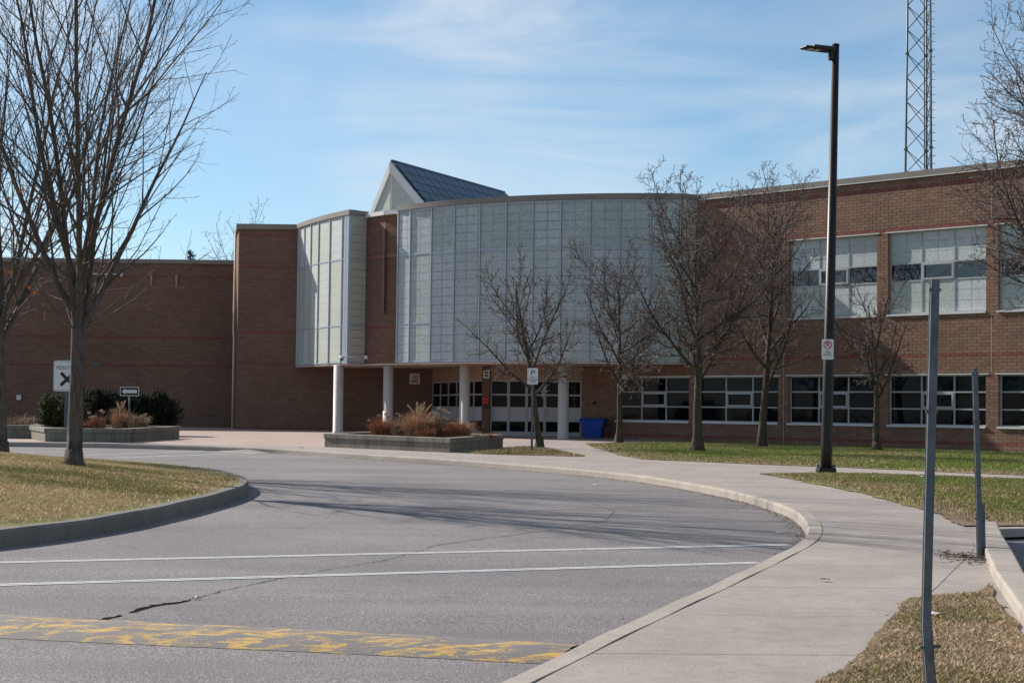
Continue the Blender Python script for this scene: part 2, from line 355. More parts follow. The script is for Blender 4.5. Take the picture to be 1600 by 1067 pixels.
# ------------------------------------------------------------------ the ground
g = MB(); R_ = 900.0
g.add([(-R_, -200, -2.2), (R_, -200, -2.2), (R_, 78, gz(78)-0.55), (-R_, 78, gz(78)-0.55), (R_, 1500, 0.1), (-R_, 1500, 0.1)], [(0, 1, 2, 3), (3, 2, 4, 5)])
tag(g.build('ground', M_lawn), kind='structure')
def sheet(name, poly, off, mat, kind='structure', skirt=0.0):
    mb = MB()
    if skirt: mb.prism(poly, lambda x, y: SLOPE*y + off - skirt, lambda x, y: SLOPE*y + off)
    else: mb.add([(x, y, SLOPE*y + off) for x, y in poly], [tuple(range(len(poly)))])
    me = mb.mesh(name, mat)
    bm = bmesh.new(); bm.from_mesh(me); bmesh.ops.triangulate(bm, faces=[f for f in bm.faces if len(f.verts) > 4]); 
    for f in bm.faces: f.normal_update()
    if not skirt:
        for f in bm.faces:
            if f.normal.z < 0: f.normal_flip()
    bm.to_mesh(me); bm.free()
    o = link(name, me); tag(o, kind=kind); return o
road = sheet('road', [(-70, -15), (70, -15), (70, 77.5), (-70, 77.5)], 0.0, M_asph)
K = [(-0.9, 6.5), (-0.5, 7.7), (-0.06, 9.06), (0.32, 10.19), (0.91, 11.9), (1.57, 13.72), (2.51, 16.42), (2.99, 17.87), (3.27, 18.9), (3.52, 20.2), (3.78, 22.1),
     (3.90, 24.03), (3.80, 26.23), (3.60, 28.08), (3.20, 30.3), (2.45, 33.4), (1.36, 35.7), (0.03, 38.0), (-0.59, 38.95), (-1.51, 40.2), (-3.13, 42.3), (-4.87, 44.6),
     (-5.73, 45.75), (-6.64, 46.75), (-8.29, 47.75), (-9.8, 48.6), (-11.83, 49.3), (-14.5, 49.4), (-22, 49.2), (-45, 49.0)]
KS = chaikin(K, 2)
RK = [(7.0, 20.55), (5.74, 20.1), (5.25, 18.17), (4.78, 16.2), (4.31, 14.3), (3.72, 11.6), (3.05, 8.6), (2.6, 6.5)]      # parking-lot kerb, road side
RKL = [(6.9, 20.8), (5.56, 20.2), (5.02, 18.2), (4.52, 16.2), (4.08, 14.36), (3.52, 11.75), (2.86, 8.7), (2.4, 6.5)]
sheet('plaza_paving', [(-45, 49.6), (-14, 49.9), (-11.5, 49.8), (-8.2, 48.3), (-5.5, 46.3), (-3, 43.2), (0, 43), (6, 50), (6, 60.2), (2.8, 63.7), (2.8, 77), (-45, 77)], 0.126, M_paver)
KB = offset(KS, 0.18)
WALK = chaikin([(1.0, 6.5), (1.77, 9.18), (2.42, 10.93), (2.79, 12.09), (3.14, 12.99), (3.55, 14.1), (4.08, 15.6), (4.75, 17.4), (5.12, 18.9), (5.45, 20.48), (5.65, 22.23), (5.74, 23.74), (5.67, 26.06), (5.52, 29.55), (5.27, 32.46), (4.91, 34.39)], 2)
conc = KB + [(-45, 50.6), (-22, 50.7), (-14.5, 50.2), (-11.5, 50.4), (-8, 49.1), (-5.45, 48.4), (-1.6, 44.8), (-0.15, 49.85), (-0.3, 55.5), (1.2, 58.6), (2.6, 60.3), (3.2, 62.9), (5.86, 60.1), (20, 45.4), (50, 33), (50, 20.95), (12, 20.8)] + RKL[:1] + RKL[1:]
sheet('sidewalk_base', conc, 0.131, M_conc, skirt=0.10)
# the walkway is cast in slabs with joints between them
walk = tag(bpy.data.objects.new('sidewalk', None), kind='structure'); COL.objects.link(walk)
kb_near = [p for p in offset(KS, 0.19) if p[1] < 34.6 and p[0] > -2]
Lp = resample(kb_near, 0.25); Rp = resample(WALK, 0.25)
def at_frac(p, f):
    x = f*(len(p)-1); i = min(int(x), len(p)-2); k = x - i
    return (p[i][0]+(p[i+1][0]-p[i][0])*k, p[i][1]+(p[i+1][1]-p[i][1])*k)
NS = 15
for i in range(NS):
    f0 = i/NS + 0.0002; f1 = (i+1)/NS - 0.0002
    fs = [f0 + (f1-f0)*k/6 for k in range(7)]
    poly = [at_frac(Lp, f) for f in fs] + [at_frac(Rp, f) for f in reversed(fs)]
    lift = RNG.uniform(-0.0006, 0.0006)
    mb = MB(); mb.prism(list(reversed(poly)), lambda x, y: SLOPE*y + 0.120, lambda x, y: SLOPE*y + 0.1345 + lift)
    mb.build('slab', M_conc, walk)
# kerbs as cast lengths with open joints
def kerb(name, line, width, height, mat, seg, skip=None, batter=0.03):
    root = tag(bpy.data.objects.new(name, None), kind='structure'); COL.objects.link(root)
    pts = resample(line, 0.22); n = int(seg/0.22); i = 0
    while i < len(pts)-1:
        m_ = n + RNG.choice((-2, -1, 0, 0, 1, 2)); ch = pts[i:i+m_+1]
        if len(ch) < 2: break
        h = [height]*len(ch)
        if skip: h = [max(0.018, height*skip(q)) for q in ch]
        off_b = offset(ch, width); top_f = offset(ch, batter); mid = offset(ch, 0.006)
        V = []; F = []
        for k, q in enumerate(ch):
            s = 0.0
            z0 = SLOPE*q[1]; w = 0.004*math.sin(q[0]*3.1 + q[1]*2.3)
            V += [(q[0], q[1], z0 - 0.12), (mid[k][0], mid[k][1], z0 + h[k] - 0.035), (top_f[k][0], top_f[k][1], z0 + h[k] + w), (off_b[k][0], off_b[k][1], z0 + h[k] + 0.004 + w), (off_b[k][0], off_b[k][1], z0 - 0.12)]
        for k in range(len(ch)-1):
            for j in range(4): F.append((k*5+j, (k+1)*5+j, (k+1)*5+j+1, k*5+j+1))
        F += [(4, 3, 2, 1, 0), tuple((len(ch)-1)*5 + j for j in range(5))]
        # pull the two ends in a few mm for the joint
        V = np.array(V); a = np.array([ch[1][0]-ch[0][0], ch[1][1]-ch[0][1], 0]); a /= np.linalg.norm(a)
        e = np.array([ch[-1][0]-ch[-2][0], ch[-1][1]-ch[-2][1], 0]); e /= np.linalg.norm(e)
        V[:5] += a*0.0025; V[-5:] -= e*0.0025
        mb = MB(); mb.add(V.tolist(), F); mb.build('kerb_segment', mat, root); i += m_
    return root
kerb('kerb', KS, 0.18, 0.135, M_kerb, 2.6)
rmp = MB(); rl = [q for q in KS if -8.35 < q[0] < -6.55]; ro = offset(rl, -0.75)
V = []; F = []
for i, (q, o_) in enumerate(zip(rl, ro)):
    e_ = max(0.004, 0.126*min(1.0, min(i, len(rl)-1-i)/3.0))
    V += [(q[0], q[1], SLOPE*q[1] + e_), (o_[0], o_[1], SLOPE*o_[1] + 0.004)]
for i in range(len(rl)-1): F.append((2*i, 2*i+1, 2*i+3, 2*i+2))
rmp.add(V, F); tag(rmp.build('kerb_ramp', M_conc), kind='structure')
pk = tag(bpy.data.objects.new('parking_kerb', None), kind='structure'); COL.objects.link(pk)
for (a, b_), (c_, d_) in zip(zip(RK[1:-1], RK[2:]), zip(RKL[1:-1], RKL[2:])):
    ux, uy = b_[0]-a[0], b_[1]-a[1]; L = math.hypot(ux, uy); e = 0.006
    A = (a[0]+ux/L*e, a[1]+uy/L*e); B = (b_[0]-ux/L*e, b_[1]-uy/L*e); C_ = (c_[0]+ux/L*e, c_[1]+uy/L*e); D_ = (d_[0]-ux/L*e, d_[1]-uy/L*e)
    mb = MB(); mb.prism([A, C_, D_, B], lambda x, y: SLOPE*y - 0.1, lambda x, y: SLOPE*y + 0.235); bevel(mb.build('kerb_segment', M_kerb, pk), 0.025, 3)
# traffic island: kerb and grassed mound
ISL = chaikin([(-30, 11.2), (-14, 12.2), (-9, 13.6), (-6.5, 15.6), (-5.29, 17.74), (-4.72, 19.5), (-4.42, 21.64), (-4.22, 24.11), (-4.15, 26.35), (-4.30, 28.3), (-4.85, 30.7), (-5.9, 33.0), (-7.6, 35.4), (-10, 37.6), (-14, 39.6), (-22, 40.6), (-30, 40.8)], 2)
kerb('island_kerb', list(reversed(ISL)), 0.16, 0.19, M_ikerb, 3.0)
def seg_dist(P, line):
    d = np.full(len(P), 1e9)
    for a, b_ in zip(line[:-1], line[1:]):
        a = np.array(a); b2 = np.array(b_); ab = b2 - a; t_ = np.clip(((P - a) @ ab)/(ab @ ab), 0, 1); q = a + t_[:, None]*ab
        d = np.minimum(d, np.hypot(*(P - q).T))
    return d
def inside(P, poly):
    x, y = P[:, 0], P[:, 1]; r = np.zeros(len(P), bool); n = len(poly)
    for i in range(n):
        x0, y0 = poly[i]; x1, y1 = poly[(i+1) % n]
        c_ = ((y0 > y) != (y1 > y)) & (x < (x1-x0)*(y-y0)/((y1-y0) + 1e-12) + x0); r ^= c_
    return r
ISLI = offset(ISL, -0.155)
def mound(P):
    d = seg_dist(P, ISL); k = np.clip(d/5.0, 0, 1); k = k*k*(3-2*k)
    return 0.192 + 0.33*k
gx, gy = np.meshgrid(np.arange(-29, -3.6, 0.4), np.arange(11.8, 41, 0.4)); P = np.c_[gx.ravel(), gy.ravel()]
P = P[inside(P, ISLI)]; P = P[seg_dist(P, ISLI) > 0.2]
allp = [Vector(q) for q in ISLI] + [Vector(q) for q in P]; nb = len(ISLI)
res = delaunay_2d_cdt(allp, [(i, (i+1) % nb) for i in range(nb)], [list(range(nb))], 1, 1e-5)
V2 = np.array([(v.x, v.y) for v in res[0]]); hz = mound(V2)
mb = MB(); mb.add([(x, y, SLOPE*y + h - 0.004) for (x, y), h in zip(V2, hz)], [tuple(f) for f in res[2]]); isl = mb.build('island_lawn', M_lawn, None, True); tag(isl, kind='structure')
# lawns
NEARL = [(0.85, 6.5), (1.66, 9.18), (2.32, 10.93), (2.70, 12.09), (3.06, 13.02), (3.67, 13.52), (4.03, 14.3), (3.48, 11.75), (2.82, 8.7), (2.36, 6.5)]
LOWL = [(4.95, 34.3), (5.30, 32.4), (5.56, 29.5), (5.72, 26.0), (5.78, 23.74), (5.70, 22.2), (5.62, 21.1), (7.2, 20.95), (12, 21.0), (40, 22.2), (40, 24), (13, 31.2), (10.0, 33.3), (7.57, 34.85), (6.48, 35.0)]
UPL = [(2.35, 54.2), (2.75, 45.6), (3.15, 41.2), (4.37, 40.67), (5.66, 39.2), (8.13, 37.5), (10.46, 34.9), (13.4, 32.9), (40, 25.4), (44, 26), (30, 34.6), (18.5, 46.3), (9.3, 56.1), (7.9, 57.2), (6.2, 57.7), (3.8, 56.3)]
BUSL = [(-1.35, 45.3), (-0.95, 44.0), (0.03, 43.5), (1.01, 43.3), (1.95, 42.75), (1.55, 46.0), (1.3, 48.2), (0.85, 50.2), (0.25, 50.4), (-0.14, 49.3), (-0.9, 46.7)]
def rough(poly, amp, seed, grow=0.0):
    r = random.Random(seed); q = resample(poly + [poly[0]], 0.16)[:-1]; n = len(q); ph = [(r.uniform(0, 6.28), r.uniform(0.4, 1)) for _ in range(5)]; out = []
    for i in range(n):
        a, b_ = q[i-1], q[(i+1) % n]; tx, ty = b_[0]-a[0], b_[1]-a[1]; L = math.hypot(tx, ty) or 1; u = i*0.16
        d = grow + amp*(0.5*math.sin(u*1.1 + ph[0][0]) + 0.35*math.sin(u*2.9 + ph[1][0]) + 0.25*math.sin(u*6.7 + ph[2][0]) + r.uniform(-0.3, 0.3))
        out.append((q[i][0] + ty/L*d, q[i][1] - tx/L*d))
    return out
for nm, pl, mt in (('verge_lawn', NEARL, M_dry), ('lower_lawn', LOWL, M_lawn), ('upper_lawn', UPL, M_lawn), ('sign_lawn', BUSL, M_dry)):
    cp = rough(chaikin(pl + [pl[0]], 2)[:-1] if nm != 'verge_lawn' else pl, 0.045 if nm == 'verge_lawn' else 0.09, len(nm), 0.02)
    if nm == 'verge_lawn': VERGE = cp
    sheet(nm, cp, 0.146 if nm == 'verge_lawn' else 0.143, mt)
sheet('worn_dirt', rough(chaikin([(5.45, 20.6), (5.66, 22.2), (5.72, 24.5), (6.3, 24.6), (7.4, 22.6), (12, 22.0), (12, 21.0), (7.0, 20.9), (5.45, 20.6)], 2)[:-1], 0.08, 77), 0.1475, M_dirt)
# white crossing lines, each a pair of thin strokes, and the far crossing
def strip(name, pts, w, off, mat, parent=None, wob=0.0):
    pts = resample(pts, 0.35); l = offset(pts, -w/2); r = offset(pts, w/2); V = []; F = []
    for i, (a, b_) in enumerate(zip(l, r)):
        k = wob*math.sin(i*1.7); V += [(a[0], a[1]+k, SLOPE*a[1]+off), (b_[0], b_[1]+k, SLOPE*b_[1]+off)]
    for i in range(len(pts)-1): F.append((2*i, 2*i+1, 2*i+3, 2*i+2))
    mb = MB(); mb.add(V, F); me = mb.mesh(name, mat, fix=False)
    o = link(name, me, parent)
    for p_ in me.polygons:
        if p_.normal.z < 0: me.flip_normals(); break
    return o
for A, B in (((-6.6, 15.65), (3.16, 19.30)), ((-6.4, 13.6), (2.50, 17.15))):
    for s in (-0.045, 0.045):
        q = offset([A, B], s); strip('road_line', q, 0.055, 0.005, M_line, road)
for A, B in (((-8.6, 47.7), (-10.98, 43.2)), ((-6.9, 46.4), (-9.75, 42.0))):
    strip('road_line', [A, B], 0.12, 0.005, M_line, road)
# cracks
def crack(pts, w0, w1, seed):
    r = random.Random(seed); pts = resample(pts, 0.07); V = []; F = []
    for i, p_ in enumerate(pts):
        k = i/(len(pts)-1); w = (w0 + (w1-w0)*k)*r.uniform(0.35, 1.3) if 0 < i < len(pts)-1 else 0.001
        j = r.uniform(-0.018, 0.018); V += [(p_[0]-w/2+j, p_[1]+w*0.2, SLOPE*p_[1]+0.004), (p_[0]+w/2+j, p_[1]-w*0.2, SLOPE*p_[1]+0.004)]
    for i in range(len(pts)-1): F.append((2*i, 2*i+1, 2*i+3, 2*i+2))
    mb = MB(); mb.add(V, F); return mb.build('crack', M_crack, road, fix=False)
crack([(-3.06, 12.2), (-2.93, 12.34), (-2.85, 12.62)], 0.05, 0.06, 1)
crack([(-2.83, 12.72), (-2.72, 13.2), (-2.50, 13.56)], 0.09, 0.07, 7)
crack([(-2.54, 13.53), (-2.41, 14.11), (-2.07, 15.13), (-1.71, 16.0), (-1.24, 16.92), (-1.04, 17.69), (-0.75, 18.87), (-0.2, 19.9), (0.3, 20.6)], 0.012, 0.005, 2)
crack([(-0.9, 18.5), (-0.3, 19.6), (0.6, 21.2), (1.25, 22.6), (1.5, 24.5), (1.2, 27), (0.5, 29.5)], 0.010, 0.008, 3)
crack([(-0.1, 19.2), (0.5, 20.0), (1.0, 20.6)], 0.010, 0.006, 4)
# speed hump
near = [(-7.5, 12.25), (-5.0, 11.72), (-3.10, 11.30), (-2.13, 11.09), (-1.20, 10.90), (-0.77, 10.80), (-0.02, 10.60), (0.30, 10.52)]
far = [(-7.5, 13.2), (-5.0, 12.68), (-3.3, 12.27), (-2.45, 12.05), (-1.29, 11.72), (-0.76, 11.58), (0.28, 11.22), (0.52, 11.12)]
V = []; F = []; NR = 60; NC = 10
nr = [at_frac(near, i/NR) for i in range(NR+1)]; fr = [at_frac(far, i/NR) for i in range(NR+1)]
for i in range(NR+1):
    for j in range(NC+1):
        k = j/NC; x = nr[i][0]+(fr[i][0]-nr[i][0])*k; y = nr[i][1]+(fr[i][1]-nr[i][1])*k
        V.append((x, y, SLOPE*y + 0.003 + 0.072*math.sin(math.pi*k)**0.8 + 0.004*math.sin(x*9)*math.sin(math.pi*k)))
for i in range(NR):
    for j in range(NC): F.append((i*(NC+1)+j, (i+1)*(NC+1)+j, (i+1)*(NC+1)+j+1, i*(NC+1)+j+1))
mb = MB(); mb.add(V, F); hump = mb.build('speed_hump', M_yellow, None, True)
tag(hump, 'low asphalt speed hump across the road with worn yellow paint', 'speed hump')

# ------------------------------------------------------------------ the school
TOP = 9.28; SOF = 3.37
school = thing('school_building', (0, 62, gz(62)), 'brown brick two storey school with curved pale panel front over a columned entrance', 'school')
bpy.context.view_layer.update()
def P_(o):
    o.parent = school; o.matrix_parent_inverse = Matrix.Translation((0, -62, -gz(62))); return o
def sub(o, parent): o.parent = parent; return o
W0 = (5.86, 60.255); WD = (0.69, -0.724); L_ = math.hypot(*WD); WD = (WD[0]/L_, WD[1]/L_)
WRZ = math.atan2(WD[1], WD[0])
def wp(t_, o): return (W0[0] + WD[0]*t_ + WD[1]*o, W0[1] + WD[1]*t_ - WD[0]*o)      # o = metres out from the wall face
# --- wing wall: mortar core with openings, real bricks laid on it
T0, T1 = -4.69, 19.0
bays = [4.89 + 3.905*k for k in range(-2, 3)]; BW = 3.485
def in_open(t0, t1, z0, z1):
    for i, b0 in enumerate(bays):
        if t1 > b0 + 0.002 and t0 < b0 + BW - 0.002:
            if z1 > 1.302 and z0 < 2.888: return True
            if i >= 2 and z1 > 4.772 and z0 < 7.412: return True
    return False
core = MB()
ts = sorted([T0, T1] + [b for b0 in bays for b in (b0, b0+BW) if b < T1]); zs = [0.3, 1.30, 2.89, 4.77, 7.415, 9.06]
for a, b_ in zip(ts[:-1], ts[1:]):
    run = None
    for z0, z1 in zip(zs[:-1], zs[1:]):
        if not in_open(a+0.01, b_-0.01, z0+0.01, z1-0.01):
            run = (run[0], z1) if run else (z0, z1)
        else:
            if run: core.obox(W0, WD, a, b_, 0.010, 0.42, *run)
            run = None
    if run: core.obox(W0, WD, a, b_, 0.010, 0.42, *run)
wing = P_(core.build('wing_wall', M_mortar))
# bricks (300 x 100 mm modules)
def brick_mesh(name, cols, w=0.291, h=0.091, d=0.022):
    mb = MB(); c_ = 0.003
    mb.add([(c_, 0, c_), (w-c_, 0, c_), (w-c_, 0, h-c_), (c_, 0, h-c_), (0, 0.004, 0), (w, 0.004, 0), (w, 0.004, h), (0, 0.004, h), (0, d, 0), (w, d, 0), (w, d, h), (0, d, h)],
           [(0, 1, 2, 3), (0, 4, 5, 1), (1, 5, 6, 2), (2, 6, 7, 3), (3, 7, 4, 0), (4, 8, 9, 5), (5, 9, 10, 6), (6, 10, 11, 7), (7, 11, 8, 4)])
    me = mb.mesh(name, M_wbrick, uv=False, fix=False)
    a = me.color_attributes.new('tint', 'FLOAT_COLOR', 'POINT'); a.data.foreach_set('color', np.tile(np.array([*cols, 1.0]), len(me.vertices)).astype(np.float32)); return me
def bcol(r, red): 
    k = r.uniform(0.86, 1.14); w = r.uniform(-1, 1)
    return (0.27*k, 0.092*k, 0.078*k) if red else (0.262*k*(1+0.03*w), 0.156*k, 0.111*k*(1-0.05*w))
rb = random.Random(5); protos = {(red, q): brick_mesh('brick', bcol(rb, red)) for red in (0, 1) for q in range(12)}
RED = {82, 68, 28, 1}; bl = []; Z0 = 0.545
for row in range(85):
    z = Z0 + row*0.1
    if z + 0.09 > 9.06: break
    t_ = T0 + (0.15 if row % 2 else 0.0)
    red = 1 if row in (82, 69, 29, 2) else 0
    if row % 2: bl.append((T0, z, 0.141, red))
    while t_ < T1 - 0.1:
        bl.append((t_, z, 0.291, red)); t_ += 0.3
vis = []
for (t_, z, w, red) in bl:
    if z > SOF + 0.05 and t_ < 0.55: continue
    # clip to openings
    a, b_ = t_, t_ + w
    cuts = [(a, b_)]
    for i, b0 in enumerate(bays):
        low = z + 0.091 > 1.28 and z < 2.895; up = i >= 2 and z + 0.091 > 4.765 and z < 7.42
        if low or up:
            nc = []
            for (x0, x1) in cuts:
                if x1 <= b0 or x0 >= b0+BW: nc.append((x0, x1))
                else:
                    if x0 < b0: nc.append((x0, b0))
                    if x1 > b0+BW: nc.append((b0+BW, x1))
            cuts = nc
    for x0, x1 in cuts:
        if x1 - x0 > 0.04: vis.append((x0, z, x1-x0, red))
cand = [q for q in vis if q[2] > 0.28 and 9.0 < q[0] < 13.35]
cand.sort(key=lambda q: -q[0]); indiv = set(cand[:300])
Vb = []; Fb = []; Cb = []
for q in vis:
    t_, z, w, red = q
    j = rb.uniform(-0.0015, 0.0015)
    if q in indiv:
        o = link('brick', protos[(red, rb.randrange(12))], wing); p_ = wp(t_, 0.012 + j - 0.001); o.location = (p_[0], p_[1], z); o.rotation_euler = (0, 0, WRZ)
    else:
        c_ = 0.003; h = 0.091; n0 = len(Vb)
        for (x, y, zz_) in [(c_, 0, c_), (w-c_, 0, c_), (w-c_, 0, h-c_), (c_, 0, h-c_), (0, 0.004, 0), (w, 0.004, 0), (w, 0.004, h), (0, 0.004, h), (0, 0.02, 0), (w, 0.02, 0), (w, 0.02, h), (0, 0.02, h)]:
            p_ = wp(t_ + x, 0.011 + j - y); Vb.append((p_[0], p_[1], z + zz_))
        Fb += [tuple(i + n0 for i in f) for f in [(0, 1, 2, 3), (0, 4, 5, 1), (1, 5, 6, 2), (2, 6, 7, 3), (3, 7, 4, 0), (4, 8, 9, 5), (5, 9, 10, 6), (6, 10, 11, 7), (7, 11, 8, 4)]]
        Cb += [(*bcol(rb, red), 1.0)]*12
me = bpy.data.meshes.new('bricks'); me.from_pydata(Vb, [], Fb); me.update(); me.materials.append(M_wbrick)
a_ = me.color_attributes.new('tint', 'FLOAT_COLOR', 'POINT'); a_.data.foreach_set('color', np.array(Cb, np.float32).ravel())
tag(link('bricks', me, wing), kind='stuff')
mb = MB(); mb.obox(W0, WD, T0+0.02, T1, -0.03, 0.3, 0.25, 0.535); P_(mb.build('foundation', M_found))
for t_, z0, z1 in ((12.47, 2.95, 4.72), (12.47, 7.45, 9.05), (4.70, 0.55, 2.88), (4.70, 2.93, 9.05), (0.80, 3.4, 9.0)):
    mb = MB(); mb.obox(W0, WD, t_-0.006, t_+0.006, -0.014, 0.0, z0, z1); sub(mb.build('control_joint', M_pipe), wing)
# wing coping
mb = MB(); mb.obox(W0, WD, 0.75, T1, -0.10, 0.5, 9.085, TOP); P_(mb.build('coping', M_cap))
mb = MB(); mb.obox(W0, WD, 0.75, T1, -0.112, 0.4, 9.070, 9.092); P_(mb.build('drip_edge', M_wcap))
# --- windows of the wing (local: x along wall, y inwards)
def frame_mesh(h, rows, z_off, name):
    mb = MB(); y0, y1 = 0.105, 0.165; e = 0.045
    mb.box(0, BW, y0, y1, 0, e); mb.box(0, BW, y0, y1, h-e, h)
    for x in (0, BW-e): mb.box(x, x+e, y0+0.001, y1-0.001, e, h-e)
    for x in (1.165, 2.33): mb.box(x-0.025, x+0.025, y0+0.002, y1-0.002, e, h-e)
    for r in rows:
        for xa, xb in ((e, 1.14), (1.19, 2.305), (2.355, BW-e)): mb.box(xa, xb, y0+0.003, y1-0.003, r-0.022, r+0.022)
    return mb.mesh(name, M_frame)
COLX = ((0.045, 1.14), (1.19, 2.305), (2.355, BW-0.045))
lowH = 1.575; lowR = (0.515, 1.045); upH = 2.60; upR = (1.045, 1.60)
f_low = frame_mesh(lowH, lowR, 0, 'window_frame'); f_up = frame_mesh(upH, upR, 0, 'window_frame')
def pane_mesh(w, h, mat, y=0.135, th=0.006):
    mb = MB(); mb.box(0, w, y, y+th, 0, h); return mb.mesh('pane', mat)
def sash_mesh(w, h):
    mb = MB(); e = 0.06; y0, y1 = 0.085, 0.134
    mb.box(0, w, y0, y1, 0, e); mb.box(0, w, y0, y1, h-e, h); mb.box(0, e, y0+0.001, y1, e, h-e); mb.box(w-e, w, y0+0.001, y1, e, h-e); return mb.mesh('sash', M_frame)
def add_window(b0, z0, h, rows, fmesh, upper):
    p_ = wp(b0, 0); w = P_(link('window', fmesh)); w.location = (p_[0], p_[1], z0); w.rotation_euler = (0, 0, WRZ)
    edges = [0.045, *rows, h-0.045]
    for r in range(3):
        za = edges[r] + (0.022 if r else 0); zb = edges[r+1] - (0.022 if r < 2 else 0)
        for ci, (xa, xb) in enumerate(COLX):
            if upper and r != 1:
                mb = MB(); mb.box(0, xb-xa, 0.125, 0.15, 0, zb-za); sub(link('panel', mb.mesh('panel', M_panelW)), w).location = (xa, 0, za)
            else:
                mt = M_glassu if upper else (M_glassb if r == 2 and RNG.random() < 0.75 else M_glass)
                sub(link('pane', pane_mesh(xb-xa, zb-za, mt, 0.136 + RNG.uniform(0, 0.004))), w).location = (xa, 0, za)
            if r == 1 and ci == 1: sub(link('sash', sash_mesh(xb-xa, zb-za)), w).location = (xa, 0, za)
    mb = MB(); mb.box(-0.03, BW, -0.06, 0.11, -0.055, 0.008); s_ = sub(link('sill', mb.mesh('sill', M_wcap)), w); s_.location = (0, 0, 0.0)
    mb = MB(); mb.box(-0.10, BW+0.10, -0.035, 0.10, h-0.004, h+0.03); sub(link('lintel', mb.mesh('lintel', M_wcap)), w)
    mb = MB(); mb.box(0.0, BW, 0.17, 0.40, 0, h); sub(link('room_dark', mb.mesh('room_dark', M_black)), w)  # black backing: the darkness of the unbuilt room put into its colour
for i, b0 in enumerate(bays):
    add_window(b0, 1.315, lowH, lowR, f_low, False)
    if i >= 2: add_window(b0, 4.80, upH, upR, f_up, True)
# --- curved panel fronts
def arc_pt(c_, r, deg): a = math.radians(deg); return (c_[0] + r*math.cos(a), c_[1] + r*math.sin(a))
ROWS = ((3.44, 4.80), (4.86, 7.38), (7.44, 9.03))
def flat_panels(name, A, B, mat, first=True, gap=0.035):
    """translucent panels in three rows between plan points A and B"""
    L = math.dist(A, B); ex = ((B[0]-A[0])/L, (B[1]-A[1])/L); rz = math.atan2(ex[1], ex[0])
    for z0, z1 in ROWS:
        mb = MB(); mb.box(gap, L-gap, 0.0, 0.07, 0, z1-z0)
        o = link('panel', mb.mesh('panel', mat)); o.location = (A[0], A[1], z0); o.rotation_euler = (0, 0, rz); yield o
def rails(body, A, B, out=0.018):
    L = math.dist(A, B); ex = ((B[0]-A[0])/L, (B[1]-A[1])/L)
    for z0, z1 in ((3.38, 3.437), (4.803, 4.857), (7.383, 7.437), (9.033, 9.08)):
        mb = MB(); mb.obox(A, ex, 0.025, L-0.025, -out, 0.06, z0, z1); sub(mb.build('rail', M_alu), body)
def curved_front(name, c_, r, angs, mat, group):
    inner = [arc_pt(c_, r-0.085, angs[0] + (angs[-1]-angs[0])*i/40) for i in range(41)]
    back = [arc_pt(c_, r-0.14, angs[-1] + (angs[0]-angs[-1])*i/40) for i in range(41)]
    mb = MB(); mb.prism(inner + back, SOF-0.01, 9.07); body = P_(mb.build(name, M_alu))
    for a, b_ in zip(angs[:-1], angs[1:]):
        for o in flat_panels('panel', arc_pt(c_, r, a), arc_pt(c_, r, b_), mat): sub(o, body)
        rails(body, arc_pt(c_, r, a), arc_pt(c_, r, b_))
    for a in angs:
        q = arc_pt(c_, r, a); ex = (-math.sin(math.radians(a)), math.cos(math.radians(a)))
        mb = MB(); mb.obox(q, ex, -0.024, 0.024, -0.045, 0.06, 3.375, 9.085); sub(mb.build('mullion', M_alu), body)
    n = 48; ang = [angs[0] - 0.2 + (angs[-1]-angs[0]+0.4)*i/n for i in range(n+1)]
    mb = MB(); mb.prism([arc_pt(c_, r+0.075, a) for a in ang] + [arc_pt(c_, r-0.3, a) for a in reversed(ang)], 9.088, TOP); sub(mb.build('coping', M_cap), body)
    return body
CB = (5.556, 72.166); RB = 12.902
ANGB = [-139.95, -136.67, -131.56, -126.56, -121.54, -116.74, -112.08, -107.49, -102.78, -98.11, -93.35, -88.74]
big = curved_front('curved_front', CB, RB, ANGB, M_panel, None); big['label'] = 'large curved front of grey translucent panels over the doors'
CL = (16.1505, 79.6779); RL = 26.676
ANGL = [-161.05, -159.33, -157.75, -155.77, -153.70, -151.09, -148.59, -147.36]
small = curved_front('curved_front', CL, RL, ANGL, M_panelL, None); small['label'] = 'small curved front of pale panels beside the tall brick block'
def straight_front(A, B, mat):
    L = math.dist(A, B); ex = ((B[0]-A[0])/L, (B[1]-A[1])/L)
    mb = MB(); mb.obox(A, ex, 0.0, L, 0.075, 0.3, SOF-0.01, 9.07); body = P_(mb.build('panel_return', M_alu))
    for o in flat_panels('panel', A, B, mat, gap=0.03): sub(o, body)
    rails(body, A, B)
    mb = MB(); mb.obox(A, ex, 0.02, L+0.02, -0.07, 0.3, 9.089, TOP-0.002); sub(mb.build('coping', M_cap), body)
M_panelR = panelmat('return_panel', (0.46, 0.45, 0.38), 5.0, 0.305, 0.75, 0.4)
straight_front((-6.30, 65.27), (-5.68, 65.86), M_panelR)
straight_front((5.88, 59.27), (6.50, 59.56), M_panelR)
